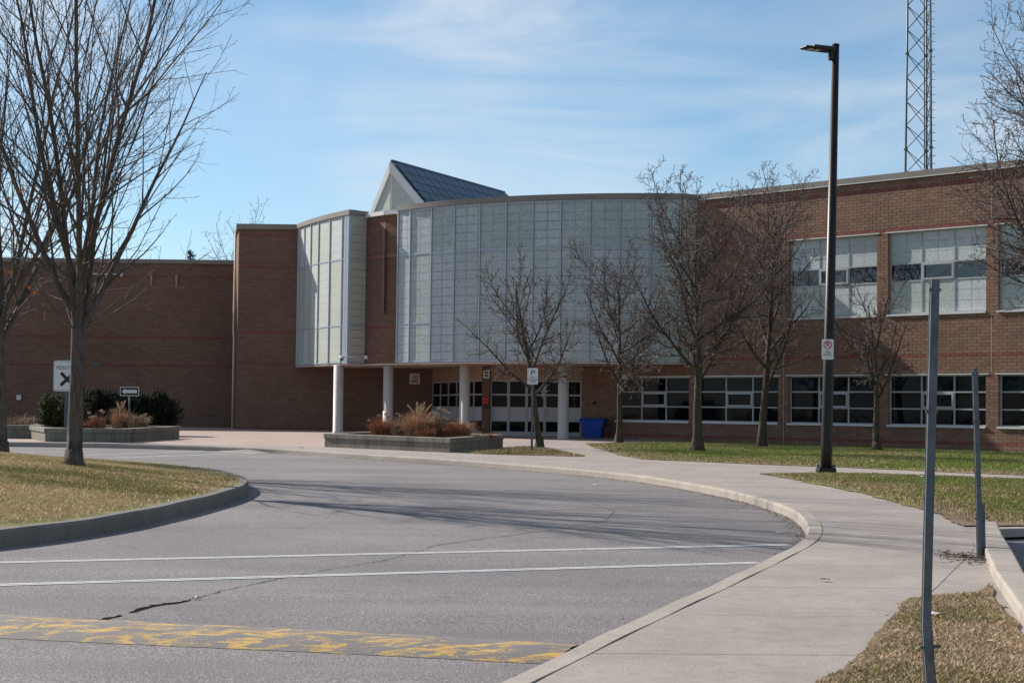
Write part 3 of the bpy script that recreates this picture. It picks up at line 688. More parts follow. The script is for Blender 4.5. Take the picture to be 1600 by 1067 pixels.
# --- recessed brick prow with the cross
pr = [(-5.70, 65.86), (-4.88, 64.78), (-4.31, 64.30)]
for A, B in zip(pr[:-1], pr[1:]):
    L = math.dist(A, B); ex = ((B[0]-A[0])/L, (B[1]-A[1])/L)
    mb = MB(); mb.obox(A, ex, 0, L, 0.0, 0.3, SOF, 9.02); pw = P_(mb.build('prow_wall', M_brick))
    for z in (8.80, 4.76): mb = MB(); mb.obox(A, ex, 0.002, L-0.002, -0.004, 0.02, z-0.05, z+0.05); sub(mb.build('red_band', M_bandr), pw)
    mb = MB(); mb.obox(A, ex, 0.002, L-0.002, -0.03, 0.02, 7.40, 7.53); sub(mb.build('cross_arm', M_redpaint), pw)
    mb = MB(); mb.obox(A, ex, -0.03 if A is pr[0] else 0.0, L+0.03, -0.12, 0.4, 9.03, 9.19); sub(mb.build('white_coping', M_wcap), pw)
mb = MB(); mb.obox((-4.88, 64.74), (0.766, -0.643), -0.045, 0.045, -0.09, 0.0, 5.25, 8.52); P_(mb.build('cross_post', M_redpaint))
# --- tall brick block, low left wall and the entrance walls
mb = MB(); mb.prism([(-11.45, 70.8), (-9.02, 70.8), (-9.02, 72.5), (-11.2, 78), (-12.15, 74.3)], 0.3, 9.06); blk = P_(mb.build('block_wall', M_brick))
mb = MB(); mb.prism([(-11.55, 70.70), (-8.98, 70.70), (-8.98, 72.6), (-11.2, 78.1), (-12.25, 74.4)], 9.062, TOP); sub(mb.build('coping', M_cap), blk)
for z in (8.82, 7.48, 4.76, 3.45, 0.78):
    mb = MB(); mb.box(-11.449, -9.03, 70.795, 70.9, z-0.05, z+0.05); sub(mb.build('red_band', M_bandr), blk)
mb = MB(); mb.tube([(-11.72, 71.6, 0.6), (-11.72, 71.6, 4.6), (-11.75, 71.62, 4.75), (-11.72, 71.6, 9.0)], 0.045, 8); sub(mb.build('downpipe', M_pipe, None, True), blk)
mb = MB(); mb.box(-9.02, -3.25, 70.81, 71.2, 0.3, SOF-0.004); ent = P_(mb.build('entrance_wall', M_brick))
for z in (0.78,):
    mb = MB(); mb.box(-9.01, -3.26, 70.806, 70.9, z-0.05, z+0.05); sub(mb.build('red_band', M_bandr), ent)
mb = MB(); mb.box(-11.45, -3.25, 70.74, 70.79, 0.3, 0.70); sub(mb.build('base_course', M_found), ent)
mb = MB(); mb.box(-45, -11.5, 74.0, 74.4, 0.3, 7.85); lw = P_(mb.build('low_wall', M_brick))
for z in (7.28, 4.62, 3.39):
    mb = MB(); mb.box(-45, -11.6, 73.995, 74.1, z-0.05, z+0.05); sub(mb.build('red_band', M_bandr), lw)
mb = MB(); mb.box(-45, -11.6, 73.90, 74.6, 7.852, 8.03); sub(mb.build('coping', M_cap), lw)
mb = MB(); mb.box(-19.15, -19.13, 73.99, 74.0, 0.6, 6.0); sub(mb.build('control_joint', M_found), lw)
def up_mass(name, poly, z0, z1, mat): mb = MB(); mb.prism(poly, z0, z1); return P_(mb.build(name, mat))
arcB = [arc_pt(CB, RB-0.45, ANGB[0] + (ANGB[-1]-ANGB[0])*i/30) for i in range(31)]
arcL = [arc_pt(CL, RL-0.45, ANGL[0] + (ANGL[-1]-1.9-ANGL[0])*i/20) for i in range(21)]
up_mass('roof_mass', arcL + [(-5.4, 66.1), (-4.75, 65.1), (-4.25, 64.7)] + arcB + [(6.6, 60.0), wp(T1, -0.43), (40, 60), (34, 77), (-9.0, 77)], SOF+0.02, 9.04, M_roof)
arcB2 = [arc_pt(CB, RB-0.02, ANGB[0] + (ANGB[-1]-ANGB[0])*i/30) for i in range(31)]
arcL2 = [arc_pt(CL, RL-0.02, ANGL[0] + (ANGL[-1]-ANGL[0])*i/20) for i in range(21)]
sof = up_mass('soffit', arcL2 + [(-5.68, 65.84), (-4.88, 64.76), (-4.33, 64.28)] + arcB2 + [(6.45, 59.7), (2.7, 63.7), (-1.0, 64.3), (-3.3, 70.8), (-9.0, 70.8)], SOF-0.055, SOF-0.012, M_soffit)
for x, y in ((-4.6, 66.6), (-3.0, 66.0), (-3.3, 64.3), (-1.6, 63.3), (0.2, 62.4), (2.2, 61.6), (-6.2, 67.6)):
    mb = MB(); mb.lathe([(0.13, SOF-0.075), (0.15, SOF-0.07), (0.15, SOF-0.056)], 14, (x, y)); sub(mb.build('downlight', M_wcap), sof)
# header and doors
LD0, LD1 = (-3.28, 70.78), (-1.09, 64.22)
PR0, PR1 = (-1.09, 64.2), (-0.80, 64.17)
RD0, RD1 = (-0.79, 64.17), (2.62, 63.66)
for A, B in ((LD0, LD1), (RD0, RD1)):
    L = math.dist(A, B); ex = ((B[0]-A[0])/L, (B[1]-A[1])/L)
    mb = MB(); mb.obox(A, ex, 0, L, -0.02, 0.25, 2.77, SOF-0.057); P_(mb.build('header_panel', M_tan))
L = math.dist(PR0, PR1); exr = ((PR1[0]-PR0[0])/L, (PR1[1]-PR0[1])/L)
mb = MB(); mb.obox(PR0, exr, -0.01, L, -0.14, 0.3, 0.5, SOF-0.056); pier = P_(mb.build('entrance_pier', M_brick))
FLR = 0.675
def doorbay(A, B, handle):
    L = math.dist(A, B); ex = ((B[0]-A[0])/L, (B[1]-A[1])/L); rz = math.atan2(ex[1], ex[0]); H_ = 2.77 - FLR; e = 0.05
    mb = MB(); y0, y1 = 0.0, 0.06
    mb.box(0.004, L-0.004, y0, y1, 0, 0.17); mb.box(0.004, L-0.004, y0, y1, H_-e, H_-0.002); mb.box(0.004, e, y0+0.001, y1, 0.17, H_-e); mb.box(L-e, L-0.004, y0+0.001, y1, 0.17, H_-e)
    lv = (0.58, 1.06, 1.55)
    for z in lv: mb.box(e, L-e, y0+0.002, y1-0.002, z-0.03, z+0.03)
    d = P_(mb.build('door', M_frame)); d.location = (A[0], A[1], FLR); d.rotation_euler = (0, 0, rz)
    for z0, z1, kind in ((0.17, 0.55, 'pane'), (0.61, 1.03, 'panel'), (1.09, 1.52, 'pane'), (1.58, H_-e, 'pane')):
        mb = MB(); mb.box(e, L-e, 0.026, 0.036, z0, z1); sub(mb.build(kind, M_glass if kind == 'pane' else M_doorp), d)
    if handle: mb = MB(); mb.tube([(0.10, -0.05, 0.72), (0.10, -0.05, 1.0)], 0.014, 6); sub(mb.build('handle', M_alu), d)
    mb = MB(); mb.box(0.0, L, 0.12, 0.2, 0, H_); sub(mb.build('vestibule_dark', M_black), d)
for i in range(6):
    f = lambda k: (LD0[0]+(LD1[0]-LD0[0])*k/6, LD0[1]+(LD1[1]-LD0[1])*k/6); doorbay(f(i), f(i+1), i % 2 == 0)
for i in range(5):
    f = lambda k: (RD0[0]+(RD1[0]-RD0[0])*k/5, RD0[1]+(RD1[1]-RD0[1])*k/5); doorbay(f(i), f(i+1), i in (0, 1, 3))
# columns
for x, y in ((-6.72, 66.1), (-4.72, 65.2), (-1.72, 62.6), (1.86, 60.75)):
    mb = MB(); mb.lathe([(0.205, 0.4), (0.205, gz(y)+0.2), (0.195, gz(y)+0.205), (0.195, SOF-0.057)], 28); o = P_(mb.build('column', M_column, None, False, (0, 0, 0)))
    o.location = (x, y, 0)
    for p_ in o.data.polygons: p_.use_smooth = abs(p_.normal.z) < 0.5
# --- roof skylight
ap0 = Vector((-4.76, 66.0, 11.25)); ap1 = Vector((-0.42, 75.0, 11.22)); ax = ap1 - ap0
Lb = Vector((-5.63, 67.0, 9.25)); Rb = Vector((-3.15, 64.8, 9.25)); Cb_ = Vector((-4.76, 66.0, 9.25))
def slab3(mb, pts, nrm, th):
    n = len(pts); V = [tuple(p_) for p_ in pts] + [tuple(p_ + nrm*th) for p_ in pts]
    mb.add(V, [tuple(range(n-1, -1, -1)), tuple(range(n, 2*n))] + [(i, (i+1) % n, (i+1) % n + n, i+n) for i in range(n)]); return mb
mb = MB(); inn = 0.06
mb.add([tuple(ap0 - Vector((0, 0, 0.1))), tuple(Lb), tuple(Cb_ + Vector((0.06, 0.09, 0))), tuple(Rb), tuple(ap1 - Vector((0, 0, 0.1))), tuple(Lb + ax), tuple(Rb + ax)],
       [(0, 1, 2), (0, 2, 3), (0, 3, 6, 4), (1, 0, 4, 5), (4, 6, 5), (1, 5, 6, 3, 2)])
sky_l = P_(mb.build('skylight', M_alu))
ncol, nrow = 14, 5
nR = (Rb - ap0).cross(ax).normalized(); nR = nR if nR.z > 0 else -nR
for i in range(ncol):
    for j in range(nrow):
        a, b2 = (i+0.04)/ncol, (i+0.96)/ncol; c2, d2 = 0.04+(j+0.03)/nrow*0.95, 0.04+(j+0.97)/nrow*0.95
        f = lambda u, v: ap0 + ax*u + (Rb - ap0)*v + nR*0.06
        mb = MB(); slab3(mb, [f(a, c2), f(a, d2), f(b2, d2), f(b2, c2)], nR, 0.025); sub(mb.build('skylight_panel', M_panelS), sky_l)
nL = ax.cross(Lb - ap0).normalized(); nL = nL if nL.z > 0 else -nL
mb = MB(); f = lambda u, v: ap0 + ax*u + (Lb - ap0)*v + nL*0.04
slab3(mb, [f(0.01, 0.03), f(0.99, 0.03), f(0.99, 0.98), f(0.01, 0.98)], nL, 0.02); sub(mb.build('skylight_panel', M_panelS), sky_l)
mb = MB(); mb.tube([tuple(ap0 + Vector((0, 0, 0.03))), tuple(ap1 + Vector((0, 0, 0.03)))], 0.075, 6); sub(mb.build('ridge_cap', M_panelS), sky_l)
for E_ in (Lb, Rb):
    mid_in = Cb_ + (E_ - Cb_)*0.80; top_in = ap0 - Vector((0, 0, 0.42)); nn = (E_ - Cb_).cross(Vector((0, 0, 1))).normalized()
    if nn.y > 0: nn = -nn
    b0 = Cb_ + (E_ - Cb_)*0.03
    mb = MB(); slab3(mb, [b0, mid_in, Vector((b0.x, b0.y, top_in.z))], nn, 0.05); sub(mb.build('gable_panel', M_panelL), sky_l)
    dirv = (E_ - ap0).normalized(); w = (mid_in - E_)
    mb = MB(); slab3(mb, [ap0 + nn*0.03, E_ + nn*0.03, mid_in + (mid_in-Cb_)*0.02 + nn*0.03, top_in + nn*0.03], nn, 0.09); sub(mb.build('gable_trim', M_wcap), sky_l)
mb = MB(); mb.box(Cb_.x-0.045, Cb_.x+0.045, Cb_.y-0.11, Cb_.y, 9.2, 10.95); sub(mb.build('gable_mullion', M_wcap), sky_l)

# ------------------------------------------------------------------ things on the building
def text_mesh(body, size, mat, align='CENTER', sx=1.0):
    cu = bpy.data.curves.new('lettering', 'FONT'); cu.body = body; cu.size = size; cu.align_x = align; cu.align_y = 'CENTER'; cu.extrude = 0.0015; cu.resolution_u = 2
    o = bpy.data.objects.new('lettering', cu); COL.objects.link(o); dg = bpy.context.evaluated_depsgraph_get(); me = bpy.data.meshes.new_from_object(o.evaluated_get(dg))
    bpy.data.objects.remove(o); bpy.data.curves.remove(cu); me.materials.clear(); me.materials.append(mat)
    for v in me.vertices: v.co = (v.co.x*sx, -v.co.z, v.co.y)
    return me
def plate(w, h, r=0.03, th=0.004, y=0.0):
    poly = []
    for cx, cz, a0 in ((w/2-r, h/2-r, 0), (-w/2+r, h/2-r, 90), (-w/2+r, -h/2+r, 180), (w/2-r, -h/2+r, 270)):
        for k in range(5): a = math.radians(a0 + 22.5*k); poly.append((cx + r*math.cos(a), cz + r*math.sin(a)))
    n = len(poly); mb = MB(); V = [(x, y, z) for x, z in poly] + [(x, y+th, z) for x, z in poly]
    mb.add(V, [tuple(range(n)), tuple(range(2*n-1, n-1, -1))] + [(i, i+n, (i+1) % n + n, (i+1) % n) for i in range(n)]); return mb
def ring(r0, r1, k=32, y=-0.002, th=0.002):
    mb = MB(); V = []; F = []
    for j in range(k):
        a = 2*math.pi*j/k
        for r in (r0, r1): V += [(r*math.cos(a), y, r*math.sin(a)), (r*math.cos(a), y+th, r*math.sin(a))]
    for j in range(k):
        b0 = 4*j; n0 = 4*((j+1) % k); F += [(b0, b0+2, n0+2, n0), (b0+2, b0+3, n0+3, n0+2), (b0, n0, n0+1, b0+1)]
    return mb.add(V, F)
def poly_plate(poly, y, th=0.002):
    n = len(poly); mb = MB(); V = [(x, y, z) for x, z in poly] + [(x, y+th, z) for x, z in poly]
    return mb.add(V, [tuple(range(n)), tuple(range(2*n-1, n-1, -1))] + [(i, i+n, (i+1) % n + n, (i+1) % n) for i in range(n)])
def upost(h, mat=M_galv, w=0.062, d=0.03, bolts=True):
    """U-channel post, open side to the back"""
    mb = MB(); e = 0.006
    mb.box(-w*0.30, w*0.30, 0.0, e, 0, h)
    for s in (-1, 1):
        x0, x1 = sorted((s*w*0.30, s*(w*0.30+e))); mb.box(x0, x1, 0.0005, d, 0.001, h-0.001)
        x0, x1 = sorted((s*(w*0.30+e), s*w*0.5)); mb.box(x0, x1, d-e, d-0.0005, 0.002, h-0.002)
    return mb
# notice on the wall, sign on the pier, red alarm box
n_ = thing('notice_board', (-4.03, 70.77, 2.90), 'small beige notice with red print on the shaded entrance wall', 'notice')
plate(0.44, 0.44).build('board', M_white, n_); 
for i, (x, z, w) in enumerate(((0.03, 0.13, 0.22), (0.02, 0.07, 0.26), (0.04, 0.0, 0.2), (-0.02, -0.08, 0.3), (-0.02, -0.13, 0.28))):
    mb = MB(); mb.box(x-w/2, x+w/2, -0.003, 0.0, z-0.018, z+0.018); mb.build('print_line', M_red if i < 3 else M_galv, n_)
n_ = thing('pier_sign', (-0.95, 64.03, 2.98), 'small white sign with dark print high on the brick entrance pier', 'sign')
plate(0.24, 0.30).build('board', M_white, n_)
for z in (0.07, -0.05): mb = MB(); mb.box(-0.07, 0.07, -0.003, 0.0, z-0.03, z+0.03); mb.build('print_line', M_black, n_)
n_ = thing('alarm_box', (-0.96, 64.03, 1.86), 'red box with a black base on the brick entrance pier', 'alarm box')
mb = MB(); mb.box(-0.11, 0.11, -0.08, 0.0, 0.0, 0.26); bevel(mb.build('box', M_red, n_), 0.02)
mb = MB(); mb.box(-0.06, 0.06, -0.05, 0.0, -0.16, -0.003); bevel(mb.build('button_base', M_black, n_), 0.01)
# security camera on an arm from the pale curved front
n_ = thing('security_camera', (-5.65, 65.75, 3.62), 'white dome security camera on a long arm under the small curved front', 'camera')
mb = MB(); mb.tube([(0, 0, 0), (-0.82, -0.62, 0.0)], 0.022, 8); mb.build('arm', M_wcap, n_, True)
mb = MB(); mb.box(-0.07, 0.07, -0.06, 0.06, -0.07, 0.07); bevel(mb.build('wall_plate', M_wcap, n_), 0.01)
mb = MB(); mb.lathe([(0.03, 0.03), (0.085, 0.0), (0.095, -0.07), (0.09, -0.08)], 16, (-0.86, -0.65)); mb.build('housing', M_wcap, n_, True)
mb = MB(); mb.lathe([(0.078, -0.081), (0.07, -0.12), (0.04, -0.15), (0.01, -0.16)], 16, (-0.86, -0.65)); mb.build('dome', M_black, n_, True)
# small hose bib on the wing wall
n_ = thing('wall_tap', (*wp(-3.95, 0.012), 1.95), 'small dark fitting on the brick wall above the blue bin', 'wall fitting', rz=WRZ)
mb = MB(); mb.tube([(0, 0, 0), (0, -0.12, 0.0), (0, -0.14, -0.06)], 0.035, 8); mb.build('body', M_black, n_, True)
# lamps and camera on the low left wall
for i, (x, lab) in enumerate(((-14.65, 'tan wedge wall lamp on the low brick wall, nearest the tall block'), (-15.75, 'tan wedge wall lamp on the low brick wall, second from the tall block'))):
    n_ = thing('wall_lamp', (x, 73.99, 6.95), lab, 'wall lamp', 'wedge lamps on the low wall')
    mb = MB(); mb.add([(-0.07, 0, 0.42), (0.07, 0, 0.42), (0.03, 0, -0.14), (-0.03, 0, -0.14), (-0.06, -0.15, 0.40), (0.06, -0.15, 0.40)], [(0, 1, 2, 3), (4, 5, 1, 0), (4, 3, 2, 5), (0, 3, 4), (1, 5, 2)]); mb.build('shade', M_tan, n_)
    mb = MB(); mb.box(-0.05, 0.05, -0.10, 0.0, 0.425, 0.46); mb.build('bracket', M_tan, n_)
n_ = thing('wall_camera', (-18.1, 73.99, 7.36), 'white camera on a horizontal pipe arm high on the low brick wall', 'camera')
mb = MB(); mb.tube([(-0.9, -0.04, 0), (0.95, -0.05, 0.0)], 0.035, 8); mb.build('pipe_arm', M_wcap, n_, True)
mb = MB(); mb.lathe([(0.03, 0.09), (0.085, 0.06), (0.09, -0.05), (0.04, -0.12)], 14, (1.05, -0.1)); mb.build('housing', M_wcap, n_, True)
n_ = thing('wall_plaque', (-18.1, 73.985, 3.42), 'small grey plaque set in the red band of the low wall', 'plaque'); mb = MB(); mb.box(-0.2, 0.2, -0.02, 0, -0.06, 0.06); mb.build('plate', M_galv, n_)
n_ = thing('meter_box', (-21.4, 73.985, 1.95), 'small white box low on the brick wall at the left edge', 'box'); mb = MB(); mb.box(-0.1, 0.1, -0.08, 0, -0.11, 0.11); bevel(mb.build('cover', M_wcap, n_), 0.015)

# ------------------------------------------------------------------ street furniture
# lamp standard
LX, LY = 6.55, 35.38; LZ = gz(LY) + 0.13; PH = 8.94
n_ = thing('lamp_post', (LX, LY, LZ), 'tall dark bronze lamp post with a flat head standing on the lower lawn', 'lamp post')
n_.rotation_euler = (0.0, 0.019, 0)
mb = MB(); mb.tube([(0, 0, 0.02), (0, 0, 0.6), (0, 0, PH)], [0.125, 0.12, 0.072], 16); mb.build('pole', M_pole, n_, True)
mb = MB(); mb.box(-0.19, 0.19, -0.19, 0.19, -0.05, 0.10); bevel(mb.build('base_cover', M_pole, n_), 0.04, 2)
for sx in (-1, 1):
    for sy in (-1, 1):
        mb = MB(); mb.lathe([(0.03, 0.10), (0.03, 0.16), (0.015, 0.18)], 8, (sx*0.145, sy*0.145)); mb.build('anchor_bolt', M_galv, n_)
mb = MB(); mb.box(-0.045, 0.045, -0.128, -0.115, 0.42, 0.62); bevel(mb.build('handhole_cover', M_pole, n_), 0.005)
hd = MB(); hx = -1.0
ang = math.radians(200); ex = (math.cos(ang), math.sin(ang))
hd.obox((0, 0), ex, 0.10, 0.60, -0.17, 0.17, PH-0.16, PH-0.07); hd.obox((0, 0), ex, 0.60, 0.78, -0.15, 0.15, PH-0.155, PH-0.10)
bevel(hd.build('lamp_head', M_pole, n_), 0.03, 3)
mb = MB(); mb.obox((0, 0), ex, 0.03, 0.16, -0.045, 0.045, PH-0.34, PH-0.09); bevel(mb.build('arm_bracket', M_pole, n_), 0.02)
for k in (0.42, 0.58): mb = MB(); mb.obox((0, 0), ex, k, k+0.09, -0.10, 0.10, PH-0.172, PH-0.158); mb.build('lens', M_lens, n_)
mb = MB(); mb.lathe([(0.078, PH-0.02), (0.08, PH+0.01), (0.04, PH+0.03)], 14); mb.build('pole_cap', M_pole, n_)
# no parking sign strapped to the lamp post
n_ = thing('no_parking_sign', (LX + 0.03 - 0.03, LY - 0.14, LZ + 2.55), 'small white no parking fire route sign on the lamp post', 'sign')
plate(0.245, 0.42, 0.025).build('board', M_white, n_)
mb = ring(0.067, 0.088); o = mb.build('prohibition_ring', M_red, n_); o.location = (0, 0, 0.09)
me = text_mesh('P', 0.15, M_black); o = link('letter_p', me, n_); o.location = (0.003, -0.0025, 0.092)
mb = poly_plate([(-0.055, 0.045), (-0.045, 0.055), (0.055, -0.045), (0.045, -0.055)], -0.006); o = mb.build('prohibition_slash', M_red, n_); o.location = (0, 0, 0.09)
o = link('lettering', text_mesh('FIRE', 0.062, M_black, sx=0.85), n_); o.location = (0, -0.002, -0.06)
o = link('lettering', text_mesh('ROUTE', 0.062, M_black, sx=0.85), n_); o.location = (0, -0.002, -0.115)
for z in (0.195, -0.19): mb = MB(); mb.lathe([(0.008, -0.003), (0.008, 0.0)], 8); o = mb.build('bolt', M_galv, n_); o.rotation_euler = (math.pi/2, 0, 0); o.location = (0, -0.002, z)
# bus loading zone sign
BX, BY = 0.57, 46.13; BZ = gz(BY) + 0.14
n_ = thing('bus_sign', (BX, BY, BZ), 'white bus loading zone sign on a post beside the small tree', 'sign')
upost(2.22, M_galv).build('post', M_galv, n_)
pl = plate(0.29, 0.44, 0.025).build('board', M_white, n_); pl.location = (0, -0.006, 2.04)
seg = [(math.cos(math.radians(a)), math.sin(math.radians(a))) for a in range(150, -40, -19)]
mb = poly_plate([(x*0.058, z*0.058) for x, z in seg] + [(x*0.03, z*0.03) for x, z in reversed(seg)], -0.002); o = mb.build('arrow_curve', M_black, pl); o.location = (0.01, 0, 0.10)
mb = poly_plate([(-0.05, 0.06), (-0.012, 0.06), (-0.032, -0.03), (-0.05, -0.03)], -0.0026); o = mb.build('arrow_stem', M_black, pl); o.location = (0.004, 0, 0.06)
for tx, z in (('BUS', -0.035), ('LOADING', -0.095), ('ZONE', -0.150)):
    o = link('lettering', text_mesh(tx, 0.062, M_black), pl); o.location = (0, -0.001, z)
# pedestrian sign behind the maple
n_ = thing('pedestrian_sign', (-13.50, 51.6, gz(51.6) + 0.45), 'large white PEDESTRIAN X sign half hidden behind the maple trunk', 'sign')
upost(2.2, M_galv, 0.12, 0.05).build('post', M_galv, n_)
pl = plate(0.84, 0.93, 0.06).build('board', M_white, n_); pl.location = (0.02, -0.01, 1.64)
mb = ring(0, 0) if False else plate(0.82, 0.89, 0.05, 0.001, -0.002); 
bo = MB()
for (x0, x1, z0, z1) in ((-0.40, 0.40, 0.432, 0.440), (-0.40, 0.40, -0.440, -0.432), (-0.408, -0.40, -0.432, 0.432), (0.40, 0.408, -0.432, 0.432)): bo.box(x0, x1, -0.003, 0.0, z0, z1)
bo.build('border', M_black, pl)
o = link('lettering', text_mesh('PEDESTRIAN', 0.155, M_black, sx=0.78), pl); o.location = (0, -0.002, 0.24)
for a in (45, -45):
    c_, s_ = math.cos(math.radians(a)), math.sin(math.radians(a)); q = [(-0.27, -0.05), (0.27, -0.05), (0.27, 0.05), (-0.27, 0.05)]
    mb = poly_plate([(x*c_ - z*s_, x*s_ + z*c_) for x, z in q], -0.002 - (0.001 if a > 0 else 0)); o = mb.build('cross_stroke', M_black, pl); o.location = (0, 0, -0.10)
for z in (0.39, -0.39): mb = MB(); mb.lathe([(0.014, -0.004), (0.014, 0.0)], 8); o = mb.build('bolt', M_galv, pl); o.rotation_euler = (math.pi/2, 0, 0); o.location = (0, -0.002, z)
# one way arrow sign
n_ = thing('arrow_sign', (-12.05, 53.7, gz(53.7) + 0.40), 'small black sign with a white left arrow standing in the left planter', 'sign')
mb = MB(); mb.tube([(0, 0, 0), (0, 0, 1.30)], 0.024, 8); mb.build('post', M_galv, n_, True)
pl = plate(0.60, 0.28, 0.035).build('board', M_white, n_); pl.location = (0, -0.03, 1.24)
o = plate(0.56, 0.24, 0.025, 0.002, -0.002).build('black_field', M_black, pl)
poly_plate([(-0.245, 0.0), (-0.13, 0.095), (-0.13, 0.052), (0.235, 0.052), (0.235, -0.052), (-0.13, -0.052), (-0.13, -0.095)], -0.0045).build('arrow', M_white, pl)
# two bare sign posts, kinked where they are spliced to a stub
def bare_post(name, x, y, z, h, stub, lean_top, lean_low, label, w=0.075):
    n_ = thing(name, (x, y, z), label, 'post', 'bare sign posts by the sidewalk')
    a = upost(stub + 0.25, M_galv, w).build('stub', M_galv, n_); a.location = (w*0.72, 0.02, -0.25); a.rotation_euler = (0, lean_low, 0)
    k = stub*0.9; low = upost(k + 0.25, M_galv, w).build('lower_post', M_galv, n_); low.location = (-math.sin(lean_low)*0.25, -0.012, -0.25); low.rotation_euler = (0, lean_low, 0)
    jx = math.sin(lean_low)*k
    up = upost(h - k, M_galv, w).build('upper_post', M_galv, n_); up.location = (jx, -0.012, k - 0.002); up.rotation_euler = (0, lean_top, 0)
    for zz_, xx in ((h - k - 0.05, 0), ((h-k)*0.62, 0)):
        mb = MB(); mb.tube([(-w*0.62, 0.012, zz_), (w*0.62, 0.012, zz_)], 0.009, 6); mb.build('bolt', M_galv, up)
    mb = MB(); mb.tube([(-w*0.8, 0.012, k+0.16), (w*1.35, 0.012, k+0.16)], 0.009, 6); o = mb.build('splice_bolt', M_galv, low)
    return n_
bare_post('sign_post', 2.045, 8.25, gz(8.25)+0.14, 2.10, 0.46, 0.024, -0.075, 'nearest bare steel sign post rising from the dry verge', 0.046)
bare_post('sign_post', 4.575, 16.6, gz(16.6)+0.13, 1.84, 0.52, -0.030, -0.02, 'farther bare steel sign post beside the parking lot kerb', 0.060)
# blue bin
BXc, BYc = 3.02, 62.35; n_ = thing('recycling_bin', (BXc, BYc, gz(BYc) + 0.13), 'bright blue plastic bin standing against the brick wall by the doors', 'bin', rz=-0.25)
mb = MB(); 
def ringv(w, d, z): return [(-w/2, -d/2, z), (w/2, -d/2, z), (w/2, d/2, z), (-w/2, d/2, z)]
def stack(levels):
    mb = MB(); V = []; F = []
    for l in levels: V += ringv(*l)
    for i in range(len(levels)-1):
        for j in range(4): F.append((4*i+j, 4*i+(j+1) % 4, 4*i+4+(j+1) % 4, 4*i+4+j))
    F += [(3, 2, 1, 0), tuple(4*(len(levels)-1)+j for j in range(4))]; return mb.add(V, F)
bevel(stack([(0.62, 0.55, 0.03), (0.70, 0.62, 0.38), (0.78, 0.68, 0.385), (0.86, 0.72, 0.60), (0.90, 0.74, 0.61), (0.90, 0.74, 0.66)]).build('body', M_bin, n_), 0.02, 2)
bevel(stack([(0.94, 0.78, 0.662), (0.94, 0.78, 0.69), (0.80, 0.66, 0.73)]).build('lid', M_bin, n_), 0.012, 2)
for sx in (-1, 1):
    mb = MB(); mb.box(sx*0.22-0.06, sx*0.22+0.06, -0.30, -0.2, 0.0, 0.08); mb.build('foot', M_bin, n_)
n_ = thing('wall_box', (*wp(-4.12, 0.012), 1.33), 'small pale twin fitting on the brick wall just above the bin', 'wall fitting', rz=WRZ)
for x in (-0.12, 0.12): mb = MB(); mb.box(x-0.1, x+0.1, -0.12, 0, -0.06, 0.06); bevel(mb.build('cover', M_galv, n_), 0.015)
# radio tower
TWX, TWY = 19.25, 80.0; n_ = thing('radio_tower', (TWX, TWY, 0.5), 'tall grey steel lattice mast rising behind the right wing', 'tower')
def leg_at(k, z): s = 0.86 - 0.0105*z; a = math.radians(176 + 120*k); return (s*1.0*math.cos(a), s*1.0*math.sin(a), z)
HT = 27.36; NP = 24
for k in range(3):
    mb = MB(); mb.tube([leg_at(k, 0), leg_at(k, HT)], [0.06, 0.045], 8)
    lg = mb.build('leg', M_tower, n_, True)
    for i in range(0, NP, 4): q = leg_at(k, HT*i/NP); mb = MB(); mb.lathe([(0.10, q[2]-0.04), (0.10, q[2]+0.04)], 10, (q[0], q[1])); mb.build('leg_flange', M_tower, lg)
    if k == 1:
        for i in range(60): q = leg_at(1, 5 + i*0.36); mb = MB(); mb.tube([q, (q[0]+0.2, q[1]-0.02, q[2])], 0.014, 4); mb.build('step_bolt', M_tower, lg)
for i in range(NP):
    for k in range(3):
        a0, a1 = leg_at(k, HT*i/NP), leg_at(k, HT*(i+1)/NP); b0, b1 = leg_at((k+1) % 3, HT*i/NP), leg_at((k+1) % 3, HT*(i+1)/NP)
        for s, (u, v) in enumerate(((a0, b1), (b0, a1))): mb = MB(); mb.tube([u, v], 0.019, 5); mb.build('brace', M_tower, n_)
mb = MB(); mb.tube([(0.22, 0.1, 0), (0.14, 0.1, HT)], 0.03, 6); mb.build('cable_run', M_tower, n_)

